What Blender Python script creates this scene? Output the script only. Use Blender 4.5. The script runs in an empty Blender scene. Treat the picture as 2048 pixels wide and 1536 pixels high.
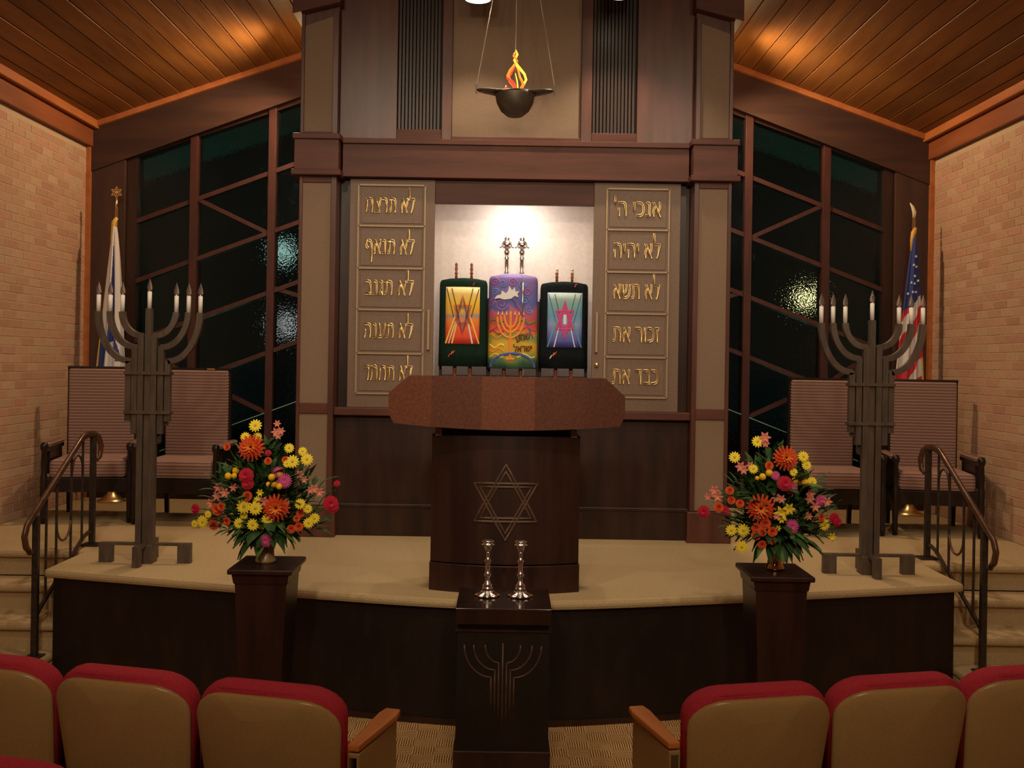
import bpy, math, random
from math import sin, cos, pi, radians, sqrt
from mathutils import Vector, Matrix
random.seed(7)
S = bpy.context.scene
C = S.collection
# ------------------------------------------------------------------ camera, world, exposure
F = 2071.0; RHO = radians(.92); PX, PY = 1015.0, 722.0; EYE = 1.95
cd = bpy.data.cameras.new('camera'); cam = bpy.data.objects.new('camera', cd); C.objects.link(cam)
cd.sensor_width = 36; cd.lens = 36*F/2048; cd.shift_x = (1024-PX)/2048; cd.shift_y = -(768-PY)/2048
cam.location = (0, 0, EYE); cam.rotation_mode = 'QUATERNION'
cam.rotation_quaternion = (Matrix.Rotation(pi/2, 3, 'X') @ Matrix.Rotation(RHO, 3, 'Z')).to_quaternion()
cd.clip_start = .05; cd.clip_end = 100
S.camera = cam
S.view_settings.view_transform = 'Standard'; S.view_settings.look = 'None'
S.view_settings.gamma = 1; S.view_settings.use_curve_mapping = False
S.view_settings.exposure = -0.08
S.cycles.max_bounces = 7; S.cycles.diffuse_bounces = 4; S.cycles.glossy_bounces = 3
S.cycles.transmission_bounces = 6; S.cycles.sample_clamp_indirect = 4
S.cycles.caustics_reflective = False; S.cycles.caustics_refractive = False
S.cycles.use_denoising = True
W = bpy.data.worlds.new('night'); S.world = W; W.use_nodes = True
W.node_tree.nodes['Background'].inputs[0].default_value = (.0026, .0040, .0036, 1)
W.node_tree.nodes['Background'].inputs[1].default_value = 1.0
WARM = (1.0, .72, .42)
def lamp(kind, loc, power, color=WARM, size=.15, target=None, cone=70, blend=.6):
    l = bpy.data.lights.new('lamp', kind); o = bpy.data.objects.new('lamp', l); C.objects.link(o)
    l.energy = power; l.color = color; o.location = loc
    if kind == 'AREA': l.shape = 'DISK'; l.size = size
    else: l.shadow_soft_size = size
    if kind == 'SPOT': l.spot_size = radians(cone); l.spot_blend = blend
    if target is not None:
        o.rotation_mode = 'QUATERNION'
        o.rotation_quaternion = (Vector(target)-Vector(loc)).to_track_quat('-Z', 'Y')
    return o
SOFT = (1.0, .80, .58)
for sx in (-1, 1):
    lamp('SPOT', (sx*1.62, 8.42, 4.50), 150, (1, .70, .42), .05, (sx*3.3, 8.0, 1.9), 150, .5)   # lamp on the tower flank
    lamp('POINT', (sx*1.60, 8.55, 4.15), 10, (1, .60, .27), .05)                                # its spill on the boards
    lamp('SPOT', (1.92 if sx > 0 else -1.5, 3.0, 4.60 if sx > 0 else 4.74), 175, SOFT, .10, (sx*1.2, 7.2, 1.9), 80, .8)              # room downlights
    lamp('SPOT', (sx*1.2, 5.0, 4.70), 95, SOFT, .08, (sx*2.0, 6.9, .9), 90, .8)
    lamp('SPOT', (sx*2.4, 2.2, 4.35), 95, SOFT, .12, (sx*3.75, 7.4, 3.1), 55, 1.0)
    lamp('SPOT', (sx*.8, -.4, 3.9), 275, SOFT, .14, (sx*1.5, 6.4, 1.9), 62, .9)
lamp('SPOT', (-.24, 7.0, 4.38), 45, SOFT, .05, (-.3, 6.7, .7), 120, .6)               # two heads before the ark
lamp('SPOT', (.74, 7.0, 4.42), 62, SOFT, .05, (.7, 6.7, .7), 120, .6)
lamp('AREA', (.05, 7.66, 3.16), 6.4, (1, .87, .80), .22, (.05, 7.90, 2.3))                      # inside the ark
lamp('AREA', (0, .5, 4.6), 45, WARM, 1.6, (0, 4.5, 0))
for x in (-2.6, 2.6): lamp('SPOT', (x, 10.6, 1.2), 18, (.35, 1, .85), .1, (x*.85, 9.9, 4.2), 110, 1.0)   # lamps added outside to brighten the eave boards

def P(px, py, Y):                       # point of the place at distance Y seen at a pixel of the 2048 x 1536 frame
    u, v = px-PX, py-PY
    dx = u*cos(RHO)+v*sin(RHO); dy = -u*sin(RHO)+v*cos(RHO)
    return Vector((dx*Y/F, Y, EYE-dy*Y/F))
# ------------------------------------------------------------------ materials
def mat(name, col, rough=.6, metal=0., spec=.5, emit=None, es=1., coat=0.):
    m = bpy.data.materials.new(name); m.use_nodes = True
    b = m.node_tree.nodes['Principled BSDF']
    b.inputs['Base Color'].default_value = (*col, 1); b.inputs['Roughness'].default_value = rough
    b.inputs['Metallic'].default_value = metal; b.inputs['Specular IOR Level'].default_value = spec
    b.inputs['Coat Weight'].default_value = coat
    if emit: b.inputs['Emission Color'].default_value = (*emit, 1); b.inputs['Emission Strength'].default_value = es
    return m
def N(m, t, **k):
    n = m.node_tree.nodes.new(t)
    for a, b in k.items(): setattr(n, a, b)
    return n
def L(m, a, b): m.node_tree.links.new(a, b)
def ramp(m, stops, interp='LINEAR'):
    r = N(m, 'ShaderNodeValToRGB'); e = r.color_ramp; e.interpolation = interp
    while len(e.elements) < len(stops): e.elements.new(.5)
    for i, (p, c) in enumerate(stops): e.elements[i].position = p; e.elements[i].color = (*c, 1)
    return r
def coords(m, scale=(1, 1, 1), rot=(0, 0, 0), src='Object'):
    t = N(m, 'ShaderNodeTexCoord'); mp = N(m, 'ShaderNodeMapping')
    mp.inputs['Scale'].default_value = scale; mp.inputs['Rotation'].default_value = rot
    L(m, t.outputs[src], mp.inputs['Vector']); return mp
def noisy(name, c1, c2, scale=20, rough=.7, stretch=(1, 1, 1), bump=.1, detail=4, spec=.4, rnd=0., coat=0., metal=0., lo=.35, hi=.65, bscale=None):
    m = mat(name, c1, rough, metal, spec, coat=coat); b = m.node_tree.nodes['Principled BSDF']
    mp = coords(m, stretch); n = N(m, 'ShaderNodeTexNoise'); n.inputs['Scale'].default_value = scale; n.inputs['Detail'].default_value = detail
    L(m, mp.outputs[0], n.inputs['Vector']); r = ramp(m, [(lo, c1), (hi, c2)]); L(m, n.outputs['Fac'], r.inputs['Fac'])
    out = r.outputs['Color']
    if rnd:
        oi = N(m, 'ShaderNodeObjectInfo'); h = N(m, 'ShaderNodeHueSaturation'); mr = N(m, 'ShaderNodeMapRange')
        mr.inputs['To Min'].default_value = 1-rnd; mr.inputs['To Max'].default_value = 1+rnd
        L(m, oi.outputs['Random'], mr.inputs['Value']); L(m, mr.outputs[0], h.inputs['Value']); L(m, out, h.inputs['Color']); out = h.outputs[0]
    L(m, out, b.inputs['Base Color'])
    if bump:
        bp = N(m, 'ShaderNodeBump'); bp.inputs['Strength'].default_value = bump; bp.inputs['Distance'].default_value = .01
        src = n
        if bscale:
            src = N(m, 'ShaderNodeTexNoise'); src.inputs['Scale'].default_value = bscale; L(m, mp.outputs[0], src.inputs['Vector'])
        L(m, src.outputs['Fac'], bp.inputs['Height']); L(m, bp.outputs[0], b.inputs['Normal'])
    return m
M = {}
M['wood'] = noisy('mahogany', (.078, .028, .019), (.122, .044, .029), 14, .34, (1, 1, .12), .03, 6, .4)
M['wood_h'] = noisy('mahogany_across', (.086, .030, .020), (.130, .046, .031), 14, .48, (.12, 1, 1), .03, 6, .25)
M['wood_dark'] = noisy('dark_walnut', (.022, .009, .006), (.040, .016, .010), 12, .36, (1, 1, .15), .03, 6, .4)
M['wood_black'] = noisy('black_brown', (.009, .0055, .0045), (.016, .008, .006), 12, .45, (1, 1, .3), .02)
M['burl'] = noisy('burl', (.10, .030, .015), (.150, .046, .021), 80, .5, (1, 1, 1), .02, 6, .3, rnd=.28)
M['beam'] = noisy('beam', (.038, .014, .008), (.064, .024, .012), 10, .65, (.12, 1, 1), .04)
M['beam_v'] = noisy('beam_upright', (.045, .019, .013), (.07, .030, .018), 10, .6, (1, 1, .12), .04)
M['plank'] = noisy('pine', (.18, .062, .014), (.31, .125, .028), 9, .52, (1, .10, 1), .05, 7, .35, rnd=.2)
M['orange'] = noisy('pine_trim', (.36, .11, .03), (.46, .155, .045), 9, .5, (1, .2, 1), .02)
M['side_trim'] = noisy('pine_fascia', (.22, .062, .020), (.32, .095, .030), 9, .5, (1, .1, 1), .02)
M['muntin'] = noisy('muntin', (.044, .010, .006), (.066, .016, .009), 16, .5, (1, 1, .3), .02)
M['tan'] = noisy('tan_fabric', (.225, .152, .100), (.255, .175, .117), 180, .85, (1, 1, 1), .15, 2)
M['door'] = noisy('bronze_door', (.185, .118, .080), (.210, .136, .094), 60, .5, (1, 1, 1), .03, 3)
M['brass'] = mat('brass', (.92, .68, .32), .33, 1.)
M['brass_dim'] = mat('brass_dim', (.36, .25, .15), .5, .3)
M['silver'] = mat('silver', (.92, .89, .86), .22, 1.)
M['iron'] = noisy('wrought_iron', (.098, .074, .056), (.145, .108, .082), 30, .42, (1, 1, .2), .05, metal=.35)
M['rail'] = noisy('rail_iron', (.035, .028, .024), (.06, .045, .035), 30, .42, (1, 1, 1), .03, metal=.5)
M['rail_wood'] = noisy('rail_bronze', (.10, .052, .032), (.14, .07, .042), 20, .3, (1, 1, 1), .02, metal=.5)
M['plaster'] = noisy('ark_lining', (.78, .70, .62), (.84, .77, .69), 30, .9, (1, 1, 1), .03)
M['carpet_top'] = noisy('platform_carpet', (.43, .31, .165), (.52, .385, .21), 160, .95, (1, 1, 1), .5, 3, .1)
M['white'] = mat('candle_white', (.92, .89, .82), .4)
M['chair_wood'] = noisy('chair_wood', (.010, .006, .005), (.020, .010, .007), 20, .35, (1, 1, .2), .02)
M['shell'] = noisy('seat_shell', (.35, .215, .083), (.40, .25, .10), 240, .28, (1, 1, 1), .06, 2)
M['crimson'] = noisy('crimson_plush', (.36, .020, .038), (.47, .032, .055), 220, .85, (1, 1, 1), .2, 2, .2)
M['arm'] = noisy('arm_wood', (.50, .155, .030), (.62, .22, .05), 14, .38, (1, .15, 1), .02)
M['mortar'] = noisy('mortar', (.52, .37, .24), (.58, .42, .28), 60, .9)
M['velvet_g'] = noisy('green_velvet', (.006, .020, .013), (.010, .030, .019), 60, .9, bump=.1, spec=.15)
M['velvet_b'] = noisy('black_velvet', (.005, .008, .010), (.009, .013, .016), 60, .9, bump=.1, spec=.15)
M['roller'] = noisy('roller_wood', (.22, .055, .02), (.32, .095, .04), 40, .3, (1, 1, .2), .0)
M['ivory'] = mat('ivory', (.85, .75, .52), .4)
def brickmat():
    m = mat('brick_clay', (.4, .2, .1), .85, spec=.2); b = m.node_tree.nodes['Principled BSDF']
    oi = N(m, 'ShaderNodeObjectInfo'); g = N(m, 'ShaderNodeNewGeometry'); ad = N(m, 'ShaderNodeMath', operation='ADD')
    L(m, oi.outputs['Random'], ad.inputs[0]); L(m, g.outputs['Random Per Island'], ad.inputs[1])
    fr = N(m, 'ShaderNodeMath', operation='FRACT'); L(m, ad.outputs[0], fr.inputs[0])
    r = ramp(m, [(0, (.62, .37, .22)), (.2, (.56, .31, .18)), (.4, (.65, .40, .25)), (.55, (.52, .27, .165)), (.7, (.64, .33, .22)), (.85, (.58, .37, .215)), (1, (.66, .42, .27))])
    L(m, fr.outputs[0], r.inputs['Fac'])
    mp = coords(m); n = N(m, 'ShaderNodeTexNoise'); n.inputs['Scale'].default_value = 45; n.inputs['Detail'].default_value = 5; L(m, mp.outputs[0], n.inputs[0])
    mx = N(m, 'ShaderNodeMixRGB', blend_type='MULTIPLY'); mx.inputs[0].default_value = .35
    L(m, r.outputs[0], mx.inputs[1]); L(m, n.outputs['Fac'], mx.inputs[2]); 
    gm = N(m, 'ShaderNodeBrightContrast'); gm.inputs['Bright'].default_value = .03; L(m, mx.outputs[0], gm.inputs[0]); L(m, gm.outputs[0], b.inputs['Base Color'])
    bp = N(m, 'ShaderNodeBump'); bp.inputs['Strength'].default_value = .3; bp.inputs['Distance'].default_value = .005
    L(m, n.outputs['Fac'], bp.inputs['Height']); L(m, bp.outputs[0], b.inputs['Normal']); return m
M['brick'] = brickmat()
def floormat():
    m = mat('patterned_carpet', (.3, .2, .1), .95, spec=.1); b = m.node_tree.nodes['Principled BSDF']
    mp = coords(m, (1, 1, 1)); ck = N(m, 'ShaderNodeTexChecker'); ck.inputs['Scale'].default_value = 9
    L(m, mp.outputs[0], ck.inputs[0])
    w1 = N(m, 'ShaderNodeTexWave'); w1.inputs['Scale'].default_value = 26; w1.inputs['Distortion'].default_value = 3; w1.bands_direction = 'X'
    w2 = N(m, 'ShaderNodeTexWave'); w2.inputs['Scale'].default_value = 26; w2.inputs['Distortion'].default_value = 3; w2.bands_direction = 'Y'
    L(m, mp.outputs[0], w1.inputs[0]); L(m, mp.outputs[0], w2.inputs[0])
    mx = N(m, 'ShaderNodeMixRGB'); L(m, ck.outputs['Fac'], mx.inputs[0]); L(m, w1.outputs['Color'], mx.inputs[1]); L(m, w2.outputs['Color'], mx.inputs[2])
    n = N(m, 'ShaderNodeTexNoise'); n.inputs['Scale'].default_value = 5; L(m, mp.outputs[0], n.inputs[0])
    m2 = N(m, 'ShaderNodeMixRGB', blend_type='OVERLAY'); m2.inputs[0].default_value = .5; L(m, mx.outputs[0], m2.inputs[1]); L(m, n.outputs['Fac'], m2.inputs[2])
    r = ramp(m, [(.15, (.15, .066, .025)), (.5, (.40, .215, .080)), (.9, (.74, .48, .22))]); L(m, m2.outputs[0], r.inputs[0]); L(m, r.outputs[0], b.inputs['Base Color'])
    return m
M['floor'] = floormat()
def ribmat():
    m = mat('ribbed_upholstery', (.30, .17, .12), .9, spec=.15); b = m.node_tree.nodes['Principled BSDF']
    mp = coords(m, (1, 1, 1)); w = N(m, 'ShaderNodeTexWave'); w.bands_direction = 'Z'; w.inputs['Scale'].default_value = 13; w.inputs['Distortion'].default_value = .6
    w.inputs['Detail'].default_value = 2; w.inputs['Detail Scale'].default_value = 4
    L(m, mp.outputs[0], w.inputs[0]); r = ramp(m, [(.1, (.20, .115, .095)), (.8, (.34, .205, .165))]); L(m, w.outputs['Fac'], r.inputs[0]); L(m, r.outputs[0], b.inputs['Base Color'])
    bp = N(m, 'ShaderNodeBump'); bp.inputs['Strength'].default_value = .6; bp.inputs['Distance'].default_value = .006
    L(m, w.outputs['Fac'], bp.inputs['Height']); L(m, bp.outputs[0], b.inputs['Normal']); return m
M['rib'] = ribmat()
def glassmat():
    m = bpy.data.materials.new('textured_glass'); m.use_nodes = True; nt = m.node_tree
    for n in list(nt.nodes): nt.nodes.remove(n)
    o = N(m, 'ShaderNodeOutputMaterial'); g = N(m, 'ShaderNodeBsdfGlass'); g.inputs['Roughness'].default_value = .03; g.inputs['IOR'].default_value = 1.35
    g.inputs['Color'].default_value = (.75, .85, .82, 1)
    mp = coords(m); v = N(m, 'ShaderNodeTexVoronoi'); v.inputs['Scale'].default_value = 75; v.feature = 'SMOOTH_F1'; L(m, mp.outputs[0], v.inputs[0])
    bp = N(m, 'ShaderNodeBump'); bp.inputs['Strength'].default_value = .55; bp.inputs['Distance'].default_value = .0028
    L(m, v.outputs['Distance'], bp.inputs['Height']); L(m, bp.outputs[0], g.inputs['Normal']); L(m, g.outputs[0], o.inputs[0]); return m
M['pane'] = glassmat()
def clearglass(name, col):
    m = mat(name, col, .03); b = m.node_tree.nodes['Principled BSDF']; b.inputs['Transmission Weight'].default_value = .9; b.inputs['IOR'].default_value = 1.3; return m
M['bulb'] = clearglass('bulb_glass', (.9, .88, .85))
# ------------------------------------------------------------------ mesh helpers
class MB:
    def __init__(s): s.v = []; s.f = []; s.m = []
    def add(s, vs, fs, mi=0):
        k = len(s.v); s.v += [tuple(p) for p in vs]; s.f += [tuple(i+k for i in f) for f in fs]; s.m += [mi]*len(fs); return s
    def box(s, x0, x1, y0, y1, z0, z1, mi=0):
        return s.add([(x, y, z) for x in (x0, x1) for y in (y0, y1) for z in (z0, z1)],
                     [(0, 1, 3, 2), (4, 6, 7, 5), (0, 4, 5, 1), (2, 3, 7, 6), (0, 2, 6, 4), (1, 5, 7, 3)], mi)
    def prism(s, pts, y0, y1, mi=0):             # polygon in XZ, counter-clockwise, pushed along Y
        n = len(pts); vs = [(x, y0, z) for x, z in pts]+[(x, y1, z) for x, z in pts]
        return s.add(vs, [tuple(range(n)), tuple(range(2*n-1, n-1, -1))]+[(i, i+n, (i+1) % n+n, (i+1) % n) for i in range(n)], mi)
    def slab(s, pts, z0, z1, mi=0):              # polygon in XY pushed along Z
        n = len(pts); vs = [(x, y, z0) for x, y in pts]+[(x, y, z1) for x, y in pts]
        return s.add(vs, [tuple(range(n-1, -1, -1)), tuple(range(n, 2*n))]+[(i, (i+1) % n, (i+1) % n+n, i+n) for i in range(n)], mi)
    def tube(s, path, r, n=8, closed=False, mi=0, flat=1.):
        P_ = [Vector(p) for p in path]; m = len(P_); rs = r if isinstance(r, (list, tuple)) else [r]*m
        vs = []; up = None
        for i, p in enumerate(P_):
            a = P_[i-1] if (i > 0 or closed) else p; b = P_[(i+1) % m] if (i < m-1 or closed) else p
            t = (b-a); t = t.normalized() if t.length > 1e-9 else Vector((0, 0, 1))
            if up is None: up = Vector((0, 1, 0)) if abs(t.y) < .9 else Vector((1, 0, 0))
            e = up.cross(t).normalized(); up = t.cross(e).normalized()
            for k in range(n):
                a_ = 2*pi*(k+.5)/n; vs.append(p+e*cos(a_)*rs[i]+up*sin(a_)*rs[i]*flat)
        fs = []
        for i in range(m if closed else m-1):
            j = (i+1) % m
            for k in range(n): fs.append((i*n+k, i*n+(k+1) % n, j*n+(k+1) % n, j*n+k))
        if not closed: fs += [tuple(range(n-1, -1, -1)), tuple((m-1)*n+k for k in range(n))]
        return s.add(vs, fs, mi)
    def lathe(s, prof, cx=0, cy=0, n=20, mi=0, sx=1, sy=1):
        vs = []; 
        for r, z in prof: vs += [(cx+r*cos(2*pi*k/n)*sx, cy+r*sin(2*pi*k/n)*sy, z) for k in range(n)]
        m = len(prof); fs = [(i*n+k, i*n+(k+1) % n, (i+1)*n+(k+1) % n, (i+1)*n+k) for i in range(m-1) for k in range(n)]
        if prof[0][0] > 1e-5: fs.append(tuple(range(n-1, -1, -1)))
        if prof[-1][0] > 1e-5: fs.append(tuple((m-1)*n+k for k in range(n)))
        return s.add(vs, fs, mi)
    def ball(s, c, r, sc=(1, 1, 1), n=10, mi=0):
        m = max(5, n//2+1); vs = []
        for i in range(m):
            a = pi*i/(m-1)
            for k in range(n): vs.append((c[0]+r*sc[0]*sin(a)*cos(2*pi*k/n), c[1]+r*sc[1]*sin(a)*sin(2*pi*k/n), c[2]+r*sc[2]*cos(a)))
        return s.add(vs, [(i*n+k, (i+1)*n+k, (i+1)*n+(k+1) % n, i*n+(k+1) % n) for i in range(m-1) for k in range(n)], mi)
    def at(s, o, mtx):
        return s.add([mtx @ Vector(p) for p in o.v], o.f)
    def mesh(s, name, mats, smooth=False, off=Vector()):
        me = bpy.data.meshes.new(name); me.from_pydata([(p[0]-off[0], p[1]-off[1], p[2]-off[2]) for p in s.v], [], s.f)
        for m in (mats if isinstance(mats, (list, tuple)) else [mats]): me.materials.append(m)
        for p, i in zip(me.polygons, s.m): p.material_index = i; p.use_smooth = smooth
        me.validate(); me.update(); return me
    def build(s, name, mats, parent=None, smooth=False, bevel=0, loc=None, kind=None, label=None):
        off = Vector(OFF.get(parent.name, (0, 0, 0))) if parent else Vector(loc or (0, 0, 0))
        o = bpy.data.objects.new(name, s.mesh(name, mats, smooth, off)); C.objects.link(o)
        if parent: o.parent = parent; OFF[o.name] = off
        else: o.location = off; OFF[o.name] = off
        if bevel:
            b = o.modifiers.new('bevel', 'BEVEL'); b.width = bevel; b.segments = 2; b.limit_method = 'ANGLE'
        if kind: o['kind'] = kind
        if label: o['label'] = label
        return o
OFF = {}
def tag(o, label, cat, group=None):
    o['label'] = label; o['category'] = cat
    if group: o['group'] = group
    return o
def thing(name, label, cat, loc=(0, 0, 0), rz=0, group=None, local=False):
    o = bpy.data.objects.new(name, None); C.objects.link(o); o.location = loc; o.rotation_euler = (0, 0, rz)
    o.empty_display_size = .1; OFF[o.name] = Vector((0, 0, 0)) if local else Vector(loc)
    return tag(o, label, cat, group)
def struct(name, loc=(0, 0, 0)):
    o = bpy.data.objects.new(name, None); C.objects.link(o); o.location = loc; OFF[o.name] = Vector(loc); o['kind'] = 'structure'; return o
def dup(o, parent=None, loc=None, rz=None, label=None):
    kids = [c for c in C.objects if c.parent == o]
    c = o.copy(); C.objects.link(c); OFF[c.name] = OFF.get(o.name, Vector())
    if parent is not None: c.parent = parent
    if loc is not None: c.location = loc
    if rz is not None: c.rotation_euler = (0, 0, rz)
    if label: c['label'] = label
    for k in kids: dup(k, c)
    return c
def link(me, name, parent, loc, rot=(0, 0, 0), sc=(1, 1, 1)):
    o = bpy.data.objects.new(name, me); C.objects.link(o); o.parent = parent
    o.location = Vector(loc)-OFF.get(parent.name, Vector()); o.rotation_euler = rot; o.scale = sc; return o
def ceil(x): return 3.99+.352*(3.72-abs(x))
def front(x): return 5.47+(sqrt(x*x+.25)-.5)*.28
PL = .68; XW = 3.75; YB = 9.2
# ------------------------------------------------------------------ floor, platform, steps
MB().box(-XW-.3, XW+.3, -3.2, 6.9, -.1, 0).build('floor', M['floor'], kind='structure')
xs = [-2.715+i*5.43/40 for i in range(41)]
pl = struct('trim_platform', (0, 7, 0))
top = [(x, front(x)) for x in xs]+[(2.715, 6.69), (XW, 6.69), (XW, YB), (-XW, YB), (-XW, 6.69), (-2.715, 6.69)]
MB().slab(top, PL-.052, PL).build('carpet_top', M['carpet_top'], pl, bevel=.02)
face = [(x*.985, front(x)+.045) for x in xs]+[(2.67, 6.72), (-2.67, 6.72)]
MB().slab(face, 0, PL-.052).build('fascia', M['wood_black'], pl)
bp_ = [(x*.985, front(x)+.033) for x in xs]+[(2.68, 6.7), (-2.68, 6.7)]
MB().slab(bp_, 0, .032).build('base_moulding', M['wood_dark'], pl)
for sx, nm in ((-1, 'left'), (1, 'right')):
    st = struct('floor_steps_'+nm, (sx*3.23, 6.4, 0))
    a, b = sorted((sx*2.675, sx*XW))
    for z, y in ((.17, 5.95), (.34, 6.19), (.51, 6.45)):
        MB().box(a, b, y, 6.72, z-.05, z).build('tread', M['carpet_top'], st, bevel=.018)
        MB().box(a, b, y+.045, 6.72, z-.17, z-.05).build('riser', M['carpet_top'], st)
    MB().box(a, b, 6.735, 6.78, .51, PL-.05).build('riser', M['carpet_top'], st)
# ------------------------------------------------------------------ brick side walls
bme = MB().box(0, .012, 0, .19, 0, .056).mesh('brick', M['brick'])
for sx, nm in ((-1, 'left'), (1, 'right')):
    w = MB(); x0, x1 = sorted((sx*XW, sx*(XW+.2)))
    w.box(x0, x1, -3, YB, 0, 3.82); wall = w.build('wall_'+nm, M['mortar'], loc=(sx*XW, 3, 0), kind='structure')
    cand = []; r = 0; z = .01
    while z < 3.74:
        y = YB-.01-(.1 if r % 2 else .2)
        while y > -3:
            cand.append((y, z)); y -= .2
        r += 1; z += .0667
    seen = [c for c in cand if c[0] > 7.66 and c[1] > .66]
    seen.sort(key=lambda c: -c[1]*.02-0*c[0]); seen.sort(key=lambda c: c[0]); near = set(seen[:300])
    rest = MB()
    for (y, z) in cand:
        d = random.uniform(0, .004)
        xx = -XW-.0105+d*.5 if sx < 0 else XW-.0015-d*.5
        if (y, z) in near: link(bme, 'brick', wall, (xx, y, z))
        else: rest.box(xx, xx+.012, y, y+.19, z, z+.056)
    rest.build('brick_courses', M['brick'], wall, kind='stuff')
    # pine fascia and orange strip above the bricks
    a, b = sorted((sx*XW, sx*(XW-.05)))
    MB().box(a, b, -3, YB, 3.79, 4.08).build('trim_'+('1' if sx < 0 else '2'), M['side_trim'], kind='structure', loc=(sx*3.72, 3, 3.8))
    a, b = sorted((sx*(XW-.05), sx*(XW-.10)))
    MB().box(a, b, -3, YB, 3.945, 4.05).build('trim_'+('3' if sx < 0 else '4'), M['orange'], kind='structure', bevel=.01, loc=(sx*3.67, 3, 3.9))
    a, b = sorted((sx*XW, sx*(XW-.035)))
    MB().box(a, b, YB-.06, YB, PL, 3.8).build('trim_'+('5' if sx < 0 else '6'), M['orange'], kind='structure', loc=(sx*3.73, YB, PL))
# ------------------------------------------------------------------ ceiling boards
ce = MB()
ce.prism([(-XW-.2, ceil(XW+.2)+.03), (0, ceil(0)+.03), (0, ceil(0)+.2), (-XW-.2, ceil(XW+.2)+.2)], -3, YB+.3)
ce.prism([(0, ceil(0)+.03), (XW+.2, ceil(XW+.2)+.03), (XW+.2, ceil(XW+.2)+.2), (0, ceil(0)+.2)], -3, YB+.3)
ceiling = ce.build('ceiling', M['beam'], kind='structure', loc=(0, 3, 4))
for sx in (-1, 1):
    pw = .134; n = 28; ang = math.atan(.352)
    for i in range(n):
        xa = 3.72-i*pw; xb = max(xa-pw+.010, 0)
        d = (i*7 % 3)*.0012
        pts = [(sx*xa, ceil(xa)-d), (sx*xb, ceil(xb)-d), (sx*xb, ceil(xb)+.02), (sx*xa, ceil(xa)+.02)]
        mid = (xa+xb)/2
        m_ = MB().prism([(p[0]-sx*mid, p[1]-ceil(mid)) for p in (pts if sx > 0 else pts[::-1])], -6.1, 6.1).mesh('plank', M['plank'])
        o = link(m_, 'plank', ceiling, (sx*mid, 3.1, ceil(mid)))
# ------------------------------------------------------------------ window wall
wb = struct('wall_back', (0, YB, 0))
for sx in (-1, 1):
    a, b = sorted((sx*3.42, sx*XW))
    MB().box(a, b, YB-.01, YB+.25, PL, ceil(3.6)).build('post', M['beam_v'], wb, bevel=.004)
    MB().box(*sorted((sx*3.415, sx*3.33)), YB+.03, YB+.2, PL, ceil(3.4)-.3).build('jamb', M['wood_dark'], wb)
    MB().box(*sorted((sx*1.2, sx*3.42)), YB, YB+.2, PL, .86).build('sill', M['wood_dark'], wb)
    pts = [(sx*3.75, ceil(3.75)-.42), (sx*1.0, ceil(1.0)-.36), (sx*1.0, ceil(1.0)), (sx*3.75, ceil(3.75))]
    MB().prism(pts if sx > 0 else pts[::-1], YB-.03, YB+.2).build('beam', M['beam'], wb)
    pts = [(sx*3.75, ceil(3.75)-.05), (sx*0, ceil(0)-.05), (sx*0, ceil(0)), (sx*3.75, ceil(3.75))]
    MB().prism(pts if sx > 0 else pts[::-1], YB-.07, YB).build('trim_'+('7' if sx < 0 else '8'), M['orange'], kind='structure', loc=(sx*2, YB, 4.4))
MB().box(-1.25, 1.25, YB, YB+.2, 0, ceil(1.2)).build('panelling', M['wood_dark'], wb)
MB().box(-XW-.3, XW+.3, -3.2, -3, 0, 5.5).build('wall_rear', M['mortar'], kind='structure')
def seg(m, a, b, w, y0, y1):
    d = Vector((b[0]-a[0], b[1]-a[1])); d.normalize(); n_ = Vector((-d.y, d.x))*w/2
    m.prism([(a[0]-n_.x, a[1]-n_.y), (b[0]-n_.x, b[1]-n_.y), (b[0]+n_.x, b[1]+n_.y), (a[0]+n_.x, a[1]+n_.y)], y0, y1)
SL = .38
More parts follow.
